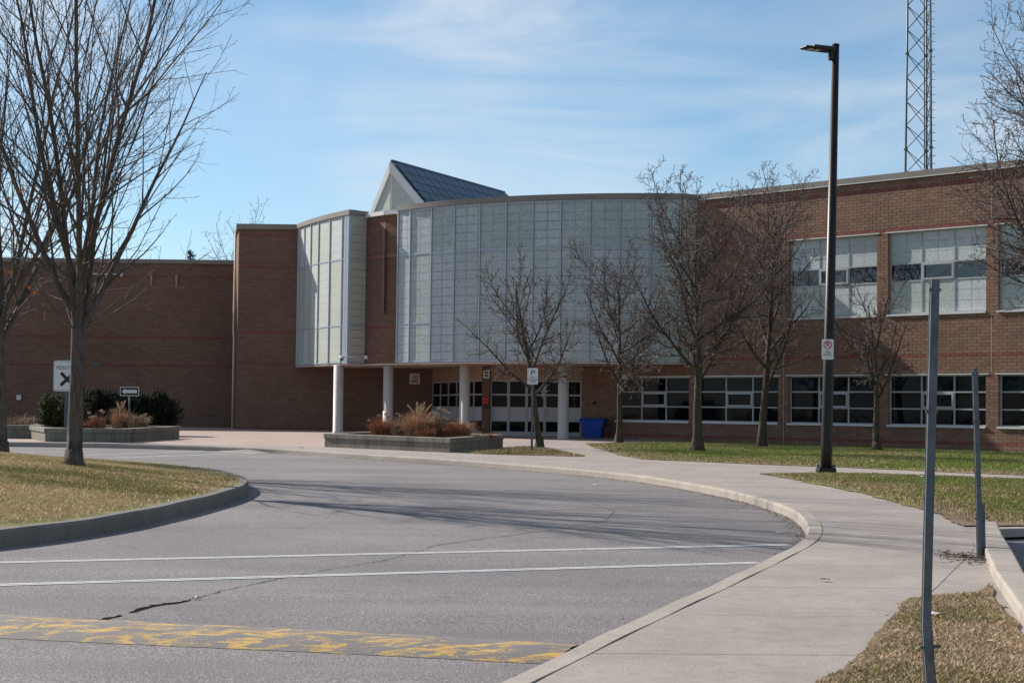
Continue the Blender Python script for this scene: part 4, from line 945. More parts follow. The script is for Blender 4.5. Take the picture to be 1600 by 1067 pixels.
# ------------------------------------------------------------------ planters
def shrink(poly, d):
    c_ = np.mean(poly, axis=0); out = []
    n = len(poly)
    for i in range(n):
        p0, p1, p2 = np.array(poly[i-1]), np.array(poly[i]), np.array(poly[(i+1) % n]); e1 = (p1-p0)/np.linalg.norm(p1-p0); e2 = (p2-p1)/np.linalg.norm(p2-p1)
        n1 = np.array([-e1[1], e1[0]]); n2 = np.array([-e2[1], e2[0]]); b_ = (n1+n2)/(1+n1@n2); out.append(tuple(p1 + b_*d))
    return out
def planter(poly, h, label):
    c_ = np.mean(poly, axis=0); zb = gz(c_[1]); fz = lambda off: (lambda x, y: SLOPE*y + off)
    n_ = thing('planter', (0, 0, 0), label, 'planter')
    def ringp(outer, inner, z0, z1):
        mb = MB(); n = len(outer); V = [(x, y, z0(x, y)) for x, y in outer] + [(x, y, z1(x, y)) for x, y in outer] + [(x, y, z0(x, y)) for x, y in inner] + [(x, y, z1(x, y)) for x, y in inner]; F = []
        for i in range(n):
            j = (i+1) % n; F += [(i, j, n+j, n+i), (n+i, n+j, 3*n+j, 3*n+i), (3*n+i, 3*n+j, 2*n+j, 2*n+i), (2*n+i, 2*n+j, j, i)]
        return mb.add(V, F)
    ringp(shrink(poly, 0.035), shrink(poly, 0.26), fz(0.05), fz(0.13+h-0.135)).build('wall', M_plant, n_)
    bevel(ringp(poly, shrink(poly, 0.30), fz(0.13+h-0.134), fz(0.13+h)).build('coping', M_plant, n_), 0.015, 2)
    q = shrink(poly, 0.28); mb = MB(); mb.add([(x, y, SLOPE*y + 0.13 + h - 0.06) for x, y in q], [tuple(range(len(q)))]); mb.build('soil', M_soil, n_)
    return n_
planter([(-5.34, 48.48), (-1.60, 44.87), (-0.19, 49.82), (-3.7, 53.6)], 0.38, 'low concrete planter in front of the columns with dried grasses')
planter([(-13.79, 50.3), (-11.46, 50.55), (-10.74, 55.39), (-14.2, 56.5), (-15.6, 54.5)], 0.40, 'low concrete planter at left holding the arrow sign')
planter([(-26, 53.6), (-14.6, 53.3), (-15.7, 56.3), (-26, 57.0)], 0.42, 'long low concrete planter at the left edge behind the maples')

# ------------------------------------------------------------------ blade and leaf meshes
def attr_mesh(name, V, F, C, mat):
    me = bpy.data.meshes.new(name); V = np.asarray(V, np.float32); F = np.asarray(F, np.int32)
    me.vertices.add(len(V)); me.vertices.foreach_set('co', V.ravel()); me.loops.add(F.size); me.loops.foreach_set('vertex_index', F.ravel())
    me.polygons.add(len(F)); k = F.shape[1]; me.polygons.foreach_set('loop_start', np.arange(0, F.size, k, dtype=np.int32)); me.update(calc_edges=True); me.validate()
    if C is not None:
        a = me.color_attributes.new('tint', 'FLOAT_COLOR', 'POINT'); a.data.foreach_set('color', np.c_[C, np.ones(len(C))].astype(np.float32).ravel())
    if mat: me.materials.append(mat)
    return me
nrg = np.random.default_rng(3)
def vnoise(P, s, seed):
    r = np.random.default_rng(seed); out = np.zeros(len(P)); amp = 1.0; tot = 0
    for o in range(4):
        g = r.random((97, 97)); q = P*s*(2**o); i = np.floor(q).astype(int); f = q - i; f = f*f*(3-2*f); a = i % 97; b = (i+1) % 97
        n_ = (g[a[:, 0], a[:, 1]]*(1-f[:, 0]) + g[b[:, 0], a[:, 1]]*f[:, 0])*(1-f[:, 1]) + (g[a[:, 0], b[:, 1]]*(1-f[:, 0]) + g[b[:, 0], b[:, 1]]*f[:, 0])*f[:, 1]
        out += n_*amp; tot += amp; amp *= 0.55
    return out/tot
def scatter(poly, box, dens, zf, hgt, green, tan, drymap, name, label, lean=0.9, edge=0.25, wid=0.006):
    x0, x1, y0, y1 = box; n = int((x1-x0)*(y1-y0)*dens); P = np.c_[nrg.uniform(x0, x1, n), nrg.uniform(y0, y1, n)]
    P = P[inside(P, poly)]; d = seg_dist(P, poly + [poly[0]]); P = P[nrg.random(len(P)) < np.clip(d/edge, 0.12, 1)]
    dry = drymap(P); P = P[nrg.random(len(P)) < 1.0 - 0.35*dry]; dry = drymap(P); n = len(P)
    z = zf(P); a = nrg.uniform(0, 2*np.pi, n); h = hgt*nrg.uniform(0.5, 1.25, n); ln = h*lean*nrg.uniform(0.2, 1.2, n); b = nrg.uniform(0, 2*np.pi, n)
    w = wid*nrg.uniform(0.6, 1.3, n)
    B = np.c_[P, z]; V = np.empty((n, 3, 3)); V[:, 0] = B + np.c_[np.cos(a)*w, np.sin(a)*w, np.zeros(n)]; V[:, 1] = B - np.c_[np.cos(a)*w, np.sin(a)*w, np.zeros(n)]
    V[:, 2] = B + np.c_[np.cos(b)*ln, np.sin(b)*ln, h]
    isdry = nrg.random(n) < np.clip(dry, 0.05, 0.97); k = nrg.uniform(0.65, 1.3, n)[:, None]
    C = np.where(isdry[:, None], np.array(tan), np.array(green))*k
    me = attr_mesh(name, V.reshape(-1, 3), np.arange(3*n).reshape(n, 3), np.repeat(C, 3, 0), M_blade)
    o = link(name, me); tag(o, label, 'grass', None, 'stuff'); return o
sl = lambda off: (lambda P: SLOPE*P[:, 1] + off)
def isl_dry(P):
    n_ = vnoise(P*np.array([0.55, 1.2]), 0.55, 8); band = np.exp(-((P[:, 1] - (19.9 + 0.35*(P[:, 0]+10)))/2.6)**2)
    return np.clip((n_ - 0.42)*2.8 + 0.6*band + 0.36, 0, 1)
scatter([(-14, 12.2), (-9, 13.6)] + ISLI[20:-8] , (-16, -4, 14, 40), 2600, lambda P: SLOPE*P[:, 1] + mound(P) - 0.008, 0.036, (0.30, 0.265, 0.095), (0.68, 0.51, 0.30), isl_dry, 'island_grass', 'short patchy green and straw coloured grass on the traffic island', 1.1, 0.35, 0.007)
scatter(VERGE, (0.9, 4.2, 6.5, 14.4), 9000, sl(0.146), 0.020, (0.20, 0.19, 0.06), (0.50, 0.37, 0.245), lambda P: np.clip(1.30 - 1.9*np.clip(vnoise(P, 1.1, 4) - 0.42, 0, 1)*2.0, 0.45, 0.97), 'verge_grass', 'dead matted straw coloured grass on the near verge', 1.8, 0.2, 0.004)
scatter(LOWL, (5, 14, 21, 35.1), 2200, sl(0.142), 0.036, (0.21, 0.235, 0.062), (0.44, 0.32, 0.19), lambda P: np.clip((vnoise(P, 0.6, 5)-0.5)*1.6 + 0.25 + 0.75*np.exp(-(seg_dist(P, LOWL[:9])/1.1)**2), 0, 1), 'lower_grass', 'short green grass around the lamp post', 0.9, 0.8, 0.008)
scatter(UPL, (2.2, 19, 33, 58), 1300, sl(0.142), 0.042, (0.22, 0.265, 0.065), (0.42, 0.32, 0.18), lambda P: np.clip((vnoise(P, 0.5, 6)-0.52)*2.0 + 0.22 + 0.7*np.exp(-(seg_dist(P, UPL[:8])/0.9)**2), 0, 1), 'upper_grass', 'short green grass under the trees along the brick wing', 0.9, 0.8, 0.010)
scatter(BUSL, (-1.5, 2.1, 42.5, 50.5), 900, sl(0.142), 0.05, (0.17, 0.18, 0.055), (0.42, 0.31, 0.18), lambda P: np.clip((vnoise(P, 0.9, 7)-0.4)*2.2 + 0.3, 0, 1), 'sign_grass', 'thin patch of grass around the bus sign', 0.9, 0.4, 0.010)
# planted clumps: arching blades
def clump(name, x, y, z, h, spread, n, cols, label, heads=0, headcol=(0.36, 0.26, 0.16), plume=0, wid=0.008):
    r = np.random.default_rng(int(abs(x*1000 + y*77)) + n); root = thing(name, (x, y, z), label, 'plant'); n = int(n*1.8)
    V = []; F = []; C = []; S = 5
    a = r.uniform(0, 2*np.pi, n); L = h*r.uniform(0.55, 1.15, n); out = spread*r.uniform(0.1, 1.0, n); bs = 0.62*spread*np.sqrt(r.random(n)); ba = r.uniform(0, 2*np.pi, n)
    for i in range(n):
        ca, sa = math.cos(a[i]), math.sin(a[i]); bx, by = bs[i]*math.cos(ba[i]), bs[i]*math.sin(ba[i]); c_ = np.array(cols[r.integers(len(cols))])*r.uniform(0.6, 1.25); n0 = len(V); droop = r.uniform(0, 1.1)
        for s in range(S):
            k = s/(S-1); w = wid*(1-k*0.8); o_ = out[i]*k**1.6; zz_ = L[i]*(k - droop*k**3*0.55); tx = r.normal(0, 0.012)
            V += [(bx + ca*o_ - sa*w + tx, by + sa*o_ + ca*w, zz_), (bx + ca*o_ + sa*w + tx, by + sa*o_ - ca*w, zz_)]; C += [c_, c_]
        for s in range(S-1): F.append((n0+2*s, n0+2*s+1, n0+2*s+3, n0+2*s+2))
    link('blades', attr_mesh('blades', V, F, np.array(C), M_blade), root)
    if plume:
        for i in range(plume):
            a_ = r.uniform(0, 2*np.pi); o_ = spread*0.45*r.random(); hh = h*r.uniform(1.05, 1.35); V = []; F = []; C = []
            for j in range(70):
                k = r.random(); px, py, pz = math.cos(a_)*o_*(0.5+0.8*k) + r.normal(0, 0.012), math.sin(a_)*o_*(0.5+0.8*k) + r.normal(0, 0.012), hh*(0.72 + 0.28*k); n0 = len(V)
                V += [(px, py, pz), (px+0.008, py, pz+0.01), (px + r.normal(0, 0.03), py + r.normal(0, 0.03), pz + 0.05)]; F.append((n0, n0+1, n0+2)); C += [np.array((0.48, 0.37, 0.25))*r.uniform(0.7, 1.2)]*3
            n0 = len(V); V += [(0, 0, 0), (0.01, 0, 0), (math.cos(a_)*o_, math.sin(a_)*o_, hh*0.8)]; F.append((n0, n0+1, n0+2)); C += [np.array((0.4, 0.3, 0.2))]*3
            link('plume', attr_mesh('plume', V, F, np.array(C), M_blade), root)
    for i in range(heads):
        a_ = r.uniform(0, 2*np.pi); o_ = spread*r.uniform(0.2, 0.9); hh = h*r.uniform(0.65, 1.12); V = []; F = []; C = []
        cx, cy = math.cos(a_)*o_, math.sin(a_)*o_
        for j in range(90):
            d = r.normal(0, 1, 3); d /= np.linalg.norm(d); rr = 0.055*r.uniform(0.5, 1); q = np.array((cx, cy, hh)) + d*rr*np.array((1.15, 1.15, 0.7)); n0 = len(V); e = r.normal(0, 0.012, (3, 3)); V += [tuple(q+e[0]), tuple(q+e[1]), tuple(q+e[2])]; F.append((n0, n0+1, n0+2)); C += [np.array(headcol)*r.uniform(0.55, 1.3)]*3
        for s in range(5):
            k0, k1 = s/5, (s+1)/5; n0 = len(V); V += [(cx*k0 - 0.005, cy*k0, hh*k0), (cx*k0 + 0.005, cy*k0, hh*k0), (cx*k1, cy*k1, hh*k1)]; F.append((n0, n0+1, n0+2)); C += [np.array((0.16, 0.11, 0.08))]*3
        link('seed_head', attr_mesh('seed_head', V, F, np.array(C), M_blade), root)
    return root
RUST = [(0.42, 0.15, 0.075), (0.33, 0.125, 0.07), (0.46, 0.22, 0.12)]; STRAW = [(0.52, 0.34, 0.21), (0.42, 0.26, 0.16), (0.56, 0.40, 0.27)]; GREY = [(0.20, 0.15, 0.125), (0.26, 0.20, 0.16)]
def pz(y, h): return SLOPE*y + 0.13 + h - 0.07
clump('rust_grass', -3.72, 49.0, pz(49.0, 0.38), 0.60, 0.46, 520, RUST, 'rust coloured dried grass at the left end of the centre planter', 3)
clump('dried_perennial', -3.15, 48.6, pz(48.6, 0.38), 0.62, 0.45, 300, GREY + STRAW, 'grey brown dried stalks in front of the second column', 6, (0.30, 0.23, 0.17))
clump('tall_grass', -2.62, 48.2, pz(48.2, 0.38), 0.74, 0.62, 1100, STRAW + RUST[2:], 'tallest straw coloured plume grass in the middle of the centre planter', 0, plume=9)
clump('seed_stalks', -1.95, 48.2, pz(48.2, 0.38), 0.74, 0.35, 120, GREY, 'dark stalks with pale round seed heads right of the tall grass', 9, (0.46, 0.38, 0.27))
clump('rust_grass', -1.55, 47.9, pz(47.9, 0.38), 0.52, 0.62, 800, RUST + STRAW[:1], 'rust coloured dried grass mound at the right of the centre planter', 4, (0.44, 0.34, 0.22))
clump('low_rust_plant', -2.35, 47.4, pz(47.4, 0.38), 0.30, 0.36, 260, RUST, 'low rust coloured plant at the front of the centre planter')
clump('low_rust_plant', -0.75, 48.6, pz(48.6, 0.38), 0.14, 0.45, 220, RUST, 'flat rust red groundcover at the right end of the centre planter')
clump('tall_grass', -12.35, 53.9, pz(53.9, 0.40), 0.66, 0.45, 450, STRAW + RUST[2:], 'straw grass with plumes beside the arrow sign', 2, plume=5)
clump('dried_perennial', -11.75, 53.6, pz(53.6, 0.40), 0.50, 0.48, 300, STRAW + GREY, 'dried pale flower heads right of the arrow sign', 9, (0.46, 0.35, 0.24))
clump('dried_perennial', -12.95, 53.2, pz(53.2, 0.40), 0.55, 0.45, 160, GREY + RUST, 'dried flower stalks left of the arrow sign', 6, (0.48, 0.38, 0.28))
clump('low_rust_plant', -13.35, 53.0, pz(53.0, 0.40), 0.25, 0.4, 180, RUST, 'low rust plant behind the maple trunk in the left planter')
clump('dried_perennial', -15.8, 55.0, pz(55.0, 0.42), 0.45, 0.7, 160, GREY + STRAW, 'sparse grey stalks lying in the long planter at left')
# evergreen shrubs
def yew(x, y, z, rx, ry, h, n, cols, label):
    r = np.random.default_rng(int(abs(x*100))); root = thing('evergreen_shrub', (x, y, z), label, 'shrub')
    mb = MB()
    for k in range(9):
        a = r.uniform(0, 6.28); mb.tube([(0, 0, 0), (math.cos(a)*rx*0.35, math.sin(a)*ry*0.35, h*0.45), (math.cos(a)*rx*0.7, math.sin(a)*ry*0.7, h*0.75)], [0.03, 0.02, 0.006], 5)
    mb.build('stems', M_barkB, root, uv=False)
    nt = n//12; cen = []
    while len(cen) < nt:
        d = r.normal(0, 1, 3); d /= np.linalg.norm(d); k = r.uniform(0.55, 1.0)**0.5; p_ = d*k*np.array((rx, ry, h*0.55)); p_[2] += h*0.5
        lump = 0.78 + 0.30*math.sin(p_[0]*5.3 + x)*math.cos(p_[1]*4.1) + 0.16*math.sin(p_[0]*11)
        p_[:2] *= lump; p_[2] = p_[2]*(0.80 + 0.28*lump)
        if p_[2] > 0.02: cen.append((p_, d))
    V = []; F = []; C = []
    for p_, d in cen:
        up = d*0.8 + np.array((0, 0, 0.7)) + r.normal(0, 0.35, 3); up /= np.linalg.norm(up); L = r.uniform(0.10, 0.22); c0 = np.array(cols[r.integers(len(cols))])*r.uniform(0.6, 1.3)
        for j in range(18):
            k = j/17*L; q = p_ + up*k; s = r.normal(0, 1, 3); s -= up*(s@up); s /= np.linalg.norm(s); e = (s*0.85 + up*0.5)*r.uniform(0.035, 0.07); w = np.cross(up, s)*0.011; n0 = len(V)
            V += [tuple(q - w), tuple(q + w), tuple(q + e)]; F.append((n0, n0+1, n0+2)); C += [c0]*3
    link('foliage', attr_mesh('foliage', V, F, np.array(C), M_needle), root)
DG = [(0.010, 0.018, 0.010), (0.016, 0.026, 0.012), (0.008, 0.013, 0.009)]; LG = [(0.055, 0.075, 0.016), (0.075, 0.095, 0.02), (0.03, 0.045, 0.012)]
yew(-14.60, 55.3, pz(55.3, 0.40), 0.66, 0.6, 0.92, 26000, LG, 'yellow green evergreen shrub left of the maple trunk')
yew(-14.35, 58.2, pz(58.2, 0.1), 0.95, 0.8, 1.42, 30000, LG[2:] + DG, 'evergreen shrub with light tips right of the maple trunk')
yew(-13.40, 58.6, pz(58.6, 0.1), 1.10, 0.85, 1.30, 34000, DG, 'dark evergreen shrub behind the arrow sign')
yew(-12.35, 58.9, pz(58.9, 0.1), 1.05, 0.85, 1.26, 34000, DG, 'dark evergreen shrub, rightmost against the low wall')

# ------------------------------------------------------------------ trees
def tubes(groups):
    """groups: {(npts, sides): [(pts, radii)]} -> V, F"""
    VV = []; FF = []; base = 0
    for (n, k), items in groups.items():
        P = np.array([i[0] for i in items], float); R = np.array([i[1] for i in items], float); B = len(P)
        T = np.gradient(P, axis=1); T /= np.linalg.norm(T, axis=2, keepdims=True) + 1e-9
        ref = np.where(np.abs(T[..., 2:3]) > 0.85, np.array([1.0, 0.2, 0.0]), np.array([0.0, 0.0, 1.0])); U = np.cross(T, ref); U /= np.linalg.norm(U, axis=2, keepdims=True) + 1e-9; W = np.cross(T, U)
        a = 2*np.pi*np.arange(k)/k; ring_ = P[:, :, None, :] + R[:, :, None, None]*(np.cos(a)[None, None, :, None]*U[:, :, None, :] + np.sin(a)[None, None, :, None]*W[:, :, None, :])
        VV.append(ring_.reshape(-1, 3)); idx = np.arange(B*n*k).reshape(B, n, k) + base; nx = np.roll(idx, -1, axis=2)
        FF.append(np.stack([idx[:, :-1], nx[:, :-1], nx[:, 1:], idx[:, 1:]], axis=-1).reshape(-1, 4)); base += B*n*k
    return np.concatenate(VV), np.concatenate(FF)
def vnorm(v): l = math.sqrt(v[0]*v[0]+v[1]*v[1]+v[2]*v[2]) or 1e-9; return (v[0]/l, v[1]/l, v[2]/l)
def tilt(d, ang, az):
    h = (0, 0, 1) if abs(d[2]) < 0.95 else (1, 0, 0)
    u = vnorm((d[1]*h[2]-d[2]*h[1], d[2]*h[0]-d[0]*h[2], d[0]*h[1]-d[1]*h[0])); w = (d[1]*u[2]-d[2]*u[1], d[2]*u[0]-d[0]*u[2], d[0]*u[1]-d[1]*u[0])
    c, s = math.cos(ang), math.sin(ang); ca, sa = math.cos(az), math.sin(az)
    return vnorm(tuple(d[i]*c + (u[i]*ca + w[i]*sa)*s for i in range(3)))
def make_tree(name, loc, spec, seed, label, barkm, twigm, leaves=0, group=None):
    r = random.Random(seed); root = thing(name, loc, label, 'tree', group)
    limbs = {}; fine = {}; tips = []
    lv = spec['levels']
    def branch(p, d, L, r0, level, rend):
        S = lv[level]; n = S['seg']; st = L/(n-1); pts = [p]; rad = [r0]; dirs = [d]
        for i in range(1, n):
            k = i/(n-1); wg = S['wig']; d = vnorm((d[0] + r.gauss(0, wg), d[1] + r.gauss(0, wg), d[2] + r.gauss(0, wg) + S['up'])); p = (p[0]+d[0]*st, p[1]+d[1]*st, p[2]+d[2]*st)
            pts.append(p); rad.append(max(rend, r0 + (rend - r0)*k**0.85)); dirs.append(d)
        sides = 12 if level == 0 else (7 if r0 > 0.03 else (5 if r0 > 0.012 else 3))
        (limbs if r0 > spec.get('split', 0.02) else fine).setdefault((n, sides), []).append((pts, rad))
        if level + 1 < len(lv):
            C = lv[level+1]; m = C['n'] if level < 1 else max(2, int(round(C['n']*min(1.25, L/S['len'])*r.uniform(0.8, 1.2))))
            az = r.uniform(0, 6.28)
            for j in range(m):
                u = C['u0'] + (C['u1']-C['u0'])*((j + r.random())/m); x = u*(n-1); i = min(int(x), n-2); k = x - i
                q = tuple(pts[i][c]*(1-k) + pts[i+1][c]*k for c in range(3)); rr = rad[i]*(1-k) + rad[i+1]*k; az += 2.4 + r.uniform(-0.5, 0.5)
                ang = math.radians(r.uniform(*C['ang'])); cl = C['len']*r.uniform(0.65, 1.2)*(1 - C['taper']*u)*(L/S['len'] if level else 1.0)
                cr = min(rr*C['rr'], C['rmax']); branch(q, tilt(dirs[i], ang, az), cl, max(cr, C['rmin']), level+1, C['rmin'])
        elif leaves: tips.append(pts[-1])
    branch((0, 0, -0.15), vnorm((spec.get('lean', (0, 0))[0], spec.get('lean', (0, 0))[1], 1)), lv[0]['len'], lv[0]['rmax'], 0, lv[0]['rend'])
    for j in range(spec.get('low', 0)):          # thin low side branches off the trunk
        pts, rad = limbs[(lv[0]['seg'], 12)][0]; i = r.randint(lv[0]['seg']-3, lv[0]['seg']-1)
        branch(pts[i], tilt((0, 0, 1), math.radians(r.uniform(42, 72)), r.uniform(0, 6.28)), r.uniform(1.5, 2.9), 0.02, 2, 0.005)
    # root flare
    tr = limbs.pop((lv[0]['seg'], 12)); pts, rad = tr[0]
    fl = [(pts[0][0], pts[0][1], -0.2), (pts[0][0], pts[0][1], 0.0), (pts[0][0], pts[0][1], 0.10), (pts[0][0], pts[0][1], 0.28)]; fr_ = [rad[0]*1.75, rad[0]*1.5, rad[0]*1.2, rad[0]*1.04]
    V, F = tubes({(len(pts)+3, 12): [(fl + pts[1:], fr_ + rad[1:])]})
    V = np.asarray(V); a = np.arctan2(V[:, 1], V[:, 0]); k = np.clip(1 - V[:, 2]/0.35, 0, 1); V[:, :2] *= (1 + 0.16*k*np.sin(a*5 + seed))[:, None]
    o = link('trunk', attr_mesh('trunk', V, F, None, barkm), root)
    for p_ in o.data.polygons: p_.use_smooth = True
    if limbs:
        V, F = tubes(limbs); o = link('limbs', attr_mesh('limbs', V, F, None, barkm), root); o.data.polygons.foreach_set('use_smooth', np.ones(len(F), bool))
    if fine: V, F = tubes(fine); tag(link('twigs', attr_mesh('twigs', V, F, None, twigm), root), kind='stuff')
    if leaves:
        low = [t_ for t_ in tips if spec['leafz'][0] < t_[2] < spec['leafz'][1]]; r.shuffle(low); low.sort(key=lambda q: r.random() + 0.25*abs(q[0] - spec['leafx']))
        for q in low[:leaves]:
            mb = MB(); s = r.uniform(0.03, 0.055); e = [(r.gauss(0, 0.3), r.gauss(0, 0.3), r.gauss(0, 0.5)) for _ in range(5)]
            mb.add([(q[0], q[1], q[2]), (q[0]+s*0.8, q[1]+s*0.3*e[0][0], q[2]-s*0.5), (q[0]+s*0.9*e[1][0], q[1]+s*e[1][1], q[2]-s*1.5), (q[0]-s*0.8, q[1]+s*0.4*e[2][0], q[2]-s*0.6)], [(0, 1, 2, 3)]); mb.build('leaf', M_leaf, root, uv=False, fix=False)
    return root
def maple(h, n1, scale=1.0, lean=(0, 0), split=0.02):
    return dict(lean=lean, split=split, low=9, leafz=(1.8, 4.6), leafx=-0.8, levels=[
        dict(seg=9, len=3.2*scale, rmax=0.140*scale, rend=0.098*scale, wig=0.02, up=0.02),
        dict(n=n1, seg=11, len=h*0.80, u0=0.64, u1=1.0, ang=(6, 40), taper=0.0, rr=0.58, rmax=0.062*scale, rmin=0.008, wig=0.05, up=0.055),
        dict(n=20, seg=8, len=h*0.40, u0=0.08, u1=0.97, ang=(18, 44), taper=0.58, rr=0.50, rmax=0.026, rmin=0.005, wig=0.05, up=0.05),
        dict(n=10, seg=5, len=h*0.14, u0=0.12, u1=0.98, ang=(22, 50), taper=0.5, rr=0.55, rmax=0.012, rmin=0.0035, wig=0.07, up=0.03),
        dict(n=6, seg=4, len=h*0.042, u0=0.2, u1=1.0, ang=(25, 60), taper=0.3, rr=0.6, rmax=0.0055, rmin=0.0028, wig=0.12, up=0.03)])
def pear(h, n1, clear, sp=(25, 58), r0=0.12, dens=1.0, lean=(0, 0), len1=0.5):
    return dict(lean=lean, split=0.014, levels=[
        dict(seg=12, len=h*0.86, rmax=r0, rend=0.014, wig=0.035, up=0.02),
        dict(n=n1, seg=10, len=h*len1, u0=clear/(h*0.86), u1=0.95, ang=sp, taper=0.50, rr=0.62, rmax=0.058, rmin=0.009, wig=0.085, up=0.085),
        dict(n=int(24*dens), seg=6, len=h*0.215, u0=0.12, u1=0.98, ang=(28, 70), taper=0.5, rr=0.6, rmax=0.024, rmin=0.007, wig=0.12, up=0.055),
        dict(n=int(17*dens), seg=5, len=h*0.088, u0=0.06, u1=1.0, ang=(28, 78), taper=0.4, rr=0.7, rmax=0.011, rmin=0.0062, wig=0.18, up=0.05),
        dict(n=7, seg=3, len=h*0.027, u0=0.12, u1=1.0, ang=(35, 80), taper=0.2, rr=0.9, rmax=0.008, rmin=0.006, wig=0.25, up=0.05)])
def tz(x, y, off): return (x, y, SLOPE*y + off)
def mz(x, y): return (x, y, SLOPE*y + float(mound(np.array([[x, y]]))[0]) - 0.02)
make_tree('maple_tree', mz(-7.32, 28.55), maple(9.2, 8), 21, 'large bare maple on the traffic island, nearer and right of the pair', M_barkA, M_twigA, 26)
make_tree('maple_tree', mz(-10.55, 35.3), maple(9.6, 8, 1.0), 34, 'bare maple at the left edge, farther of the island pair', M_barkA, M_twigA, 30)
PG = 'bare pear trees along the wing'
make_tree('pear_tree', tz(0.84, 49.6, 0.14), pear(5.6, 12, 1.5, (22, 56), 0.115, 0.95, (-0.03, 0), 0.66), 5, 'smallest bare tree beside the bus sign, forked low', M_barkB, M_twigB, 0, PG)
make_tree('pear_tree', tz(3.51, 55.3, 0.14), pear(6.4, 16, 1.6, (34, 74), 0.12, 1.0, (0, 0), 0.62), 6, 'bare tree just right of the blue bin', M_barkB, M_twigB, 0, PG)
make_tree('pear_tree', tz(5.24, 47.75, 0.14), pear(7.7, 20, 1.8, (26, 60), 0.155, 1.1, (0, 0), 0.60), 7, 'densest bare tree at the right end of the curved front', M_barkB, M_twigB, 0, PG)
make_tree('pear_tree', tz(7.78, 52.82, 0.14), pear(9.0, 17, 1.9, (22, 54), 0.145, 1.0, (0.03, 0), 0.52), 8, 'tall bare tree left of the lamp post with its shadow edge behind', M_barkB, M_twigB, 0, PG)
make_tree('pear_tree', tz(10.78, 50.24, 0.14), pear(5.2, 11, 1.4, (30, 68), 0.12, 0.85, (0, 0), 0.68), 9, 'short bare tree between the lamp post and the near sign post', M_barkB, M_twigB, 0, PG)
make_tree('pear_tree', tz(13.75, 40.3, 0.14), pear(10.8, 26, 2.4, (26, 64), 0.17, 1.2, (0, 0), 0.54), 10, 'bare tree reaching in over the right edge of the picture', M_barkB, M_twigB, 0, PG)
far_t = dict(pear(12.2, 12, 4.0, (25, 60), 0.2, 0.8, (0, 0), 0.5)); far_t['levels'] = far_t['levels'][:4]
make_tree('background_tree', (-15.2, 96, 0.5), far_t, 14, 'bare tree top showing above the low wall beside the tall block', M_barkA, M_twigA)
def spruce(x, y, z, h, seed, label):
    r = np.random.default_rng(seed); root = thing('spruce_tree', (x, y, z), label, 'tree', 'spruce tips behind the low wall'); mb = MB(); mb.tube([(0, 0, 0), (0, 0, h)], [0.18, 0.015], 7); mb.build('trunk', M_barkA, root, uv=False)
    V = []; F = []; C = []
    for i in range(260):
        k = (i + r.random())/260; zc = h*(0.12 + 0.87*k); L = (h - zc)*0.30 + 0.12; a = r.uniform(0, 6.28); c0 = np.array((0.012, 0.022, 0.012))*r.uniform(0.7, 1.5)
        for j in range(36):
            s = r.random(); q = np.array((math.cos(a)*L*s, math.sin(a)*L*s, zc - 0.18*L*s + 0.12*L*s*s)); e = np.array((math.cos(a), math.sin(a), 0))*0.07 + r.normal(0, 0.07, 3); w = r.normal(0, 0.012, 3); n0 = len(V); V += [tuple(q-w), tuple(q+w), tuple(q+e)]; F.append((n0, n0+1, n0+2)); C += [c0]*3
    link('foliage', attr_mesh('foliage', V, F, np.array(C), M_needle), root)
spruce(-18.05, 95, 0.4, 10.05, 1, 'dark spruce tip above the low wall, nearest the bare tree')
spruce(-20.2, 97, 0.4, 9.3, 2, 'second smaller spruce tip above the low wall')

# ------------------------------------------------------------------ litter
def scrap(x, y, off, s, mat, label, name='litter_scrap', cat='litter'):
    r = random.Random(int(x*991 + y*77)); mb = MB(); V = []; k = 7
    for j in range(k): a = 6.283*j/k; q = s*r.uniform(0.5, 1.1); V.append((math.cos(a)*q*1.4, math.sin(a)*q*0.8, r.uniform(0.002, 0.012) + (0.01 if j % 2 else 0)))
    V.append((0, 0, 0.02)); mb.add(V, [(j, (j+1) % k, k) for j in range(k)]); o = mb.build(name, mat, None, False, (x, y, SLOPE*y + off), r.uniform(0, 3), uv=False, fix=False); tag(o, label, cat)
scrap(-2.50, 13.62, 0.008, 0.03, M_white, 'small white scrap at the end of the wide road crack')
scrap(3.28, 20.9, 0.008, 0.05, M_white, 'white paper scrap on the road by the kerb bend')
scrap(1.55, 31.6, 0.008, 0.06, M_pipe, 'pale crushed scrap in the middle of the far road')
scrap(2.95, 11.95, 0.16, 0.055, M_white, 'white wrapper on the dry verge beside the near sign post')
scrap(8.0, 33.2, 0.16, 0.07, M_white, 'white scrap on the lower lawn right of the lamp post')
scrap(9.6, 36.9, 0.16, 0.06, M_white, 'white scrap on the upper lawn behind the near sign post')
scrap(8.8, 41.5, 0.16, 0.07, M_white, 'white scrap on the upper lawn right of the lamp post')
scrap(-7.0, 24.6, 0.62, 0.06, M_soil, 'dark dead leaf on the island grass before the maple', 'dead_leaf', 'leaf')
scrap(2.62, 14.2, 0.145, 0.04, M_soil, 'dark dead leaf in the middle of the near sidewalk', 'dead_leaf', 'leaf')
scrap(-5.8, 47.2, 0.145, 0.07, M_soil, 'dark dead leaf on the paving left of the centre planter', 'dead_leaf', 'leaf')
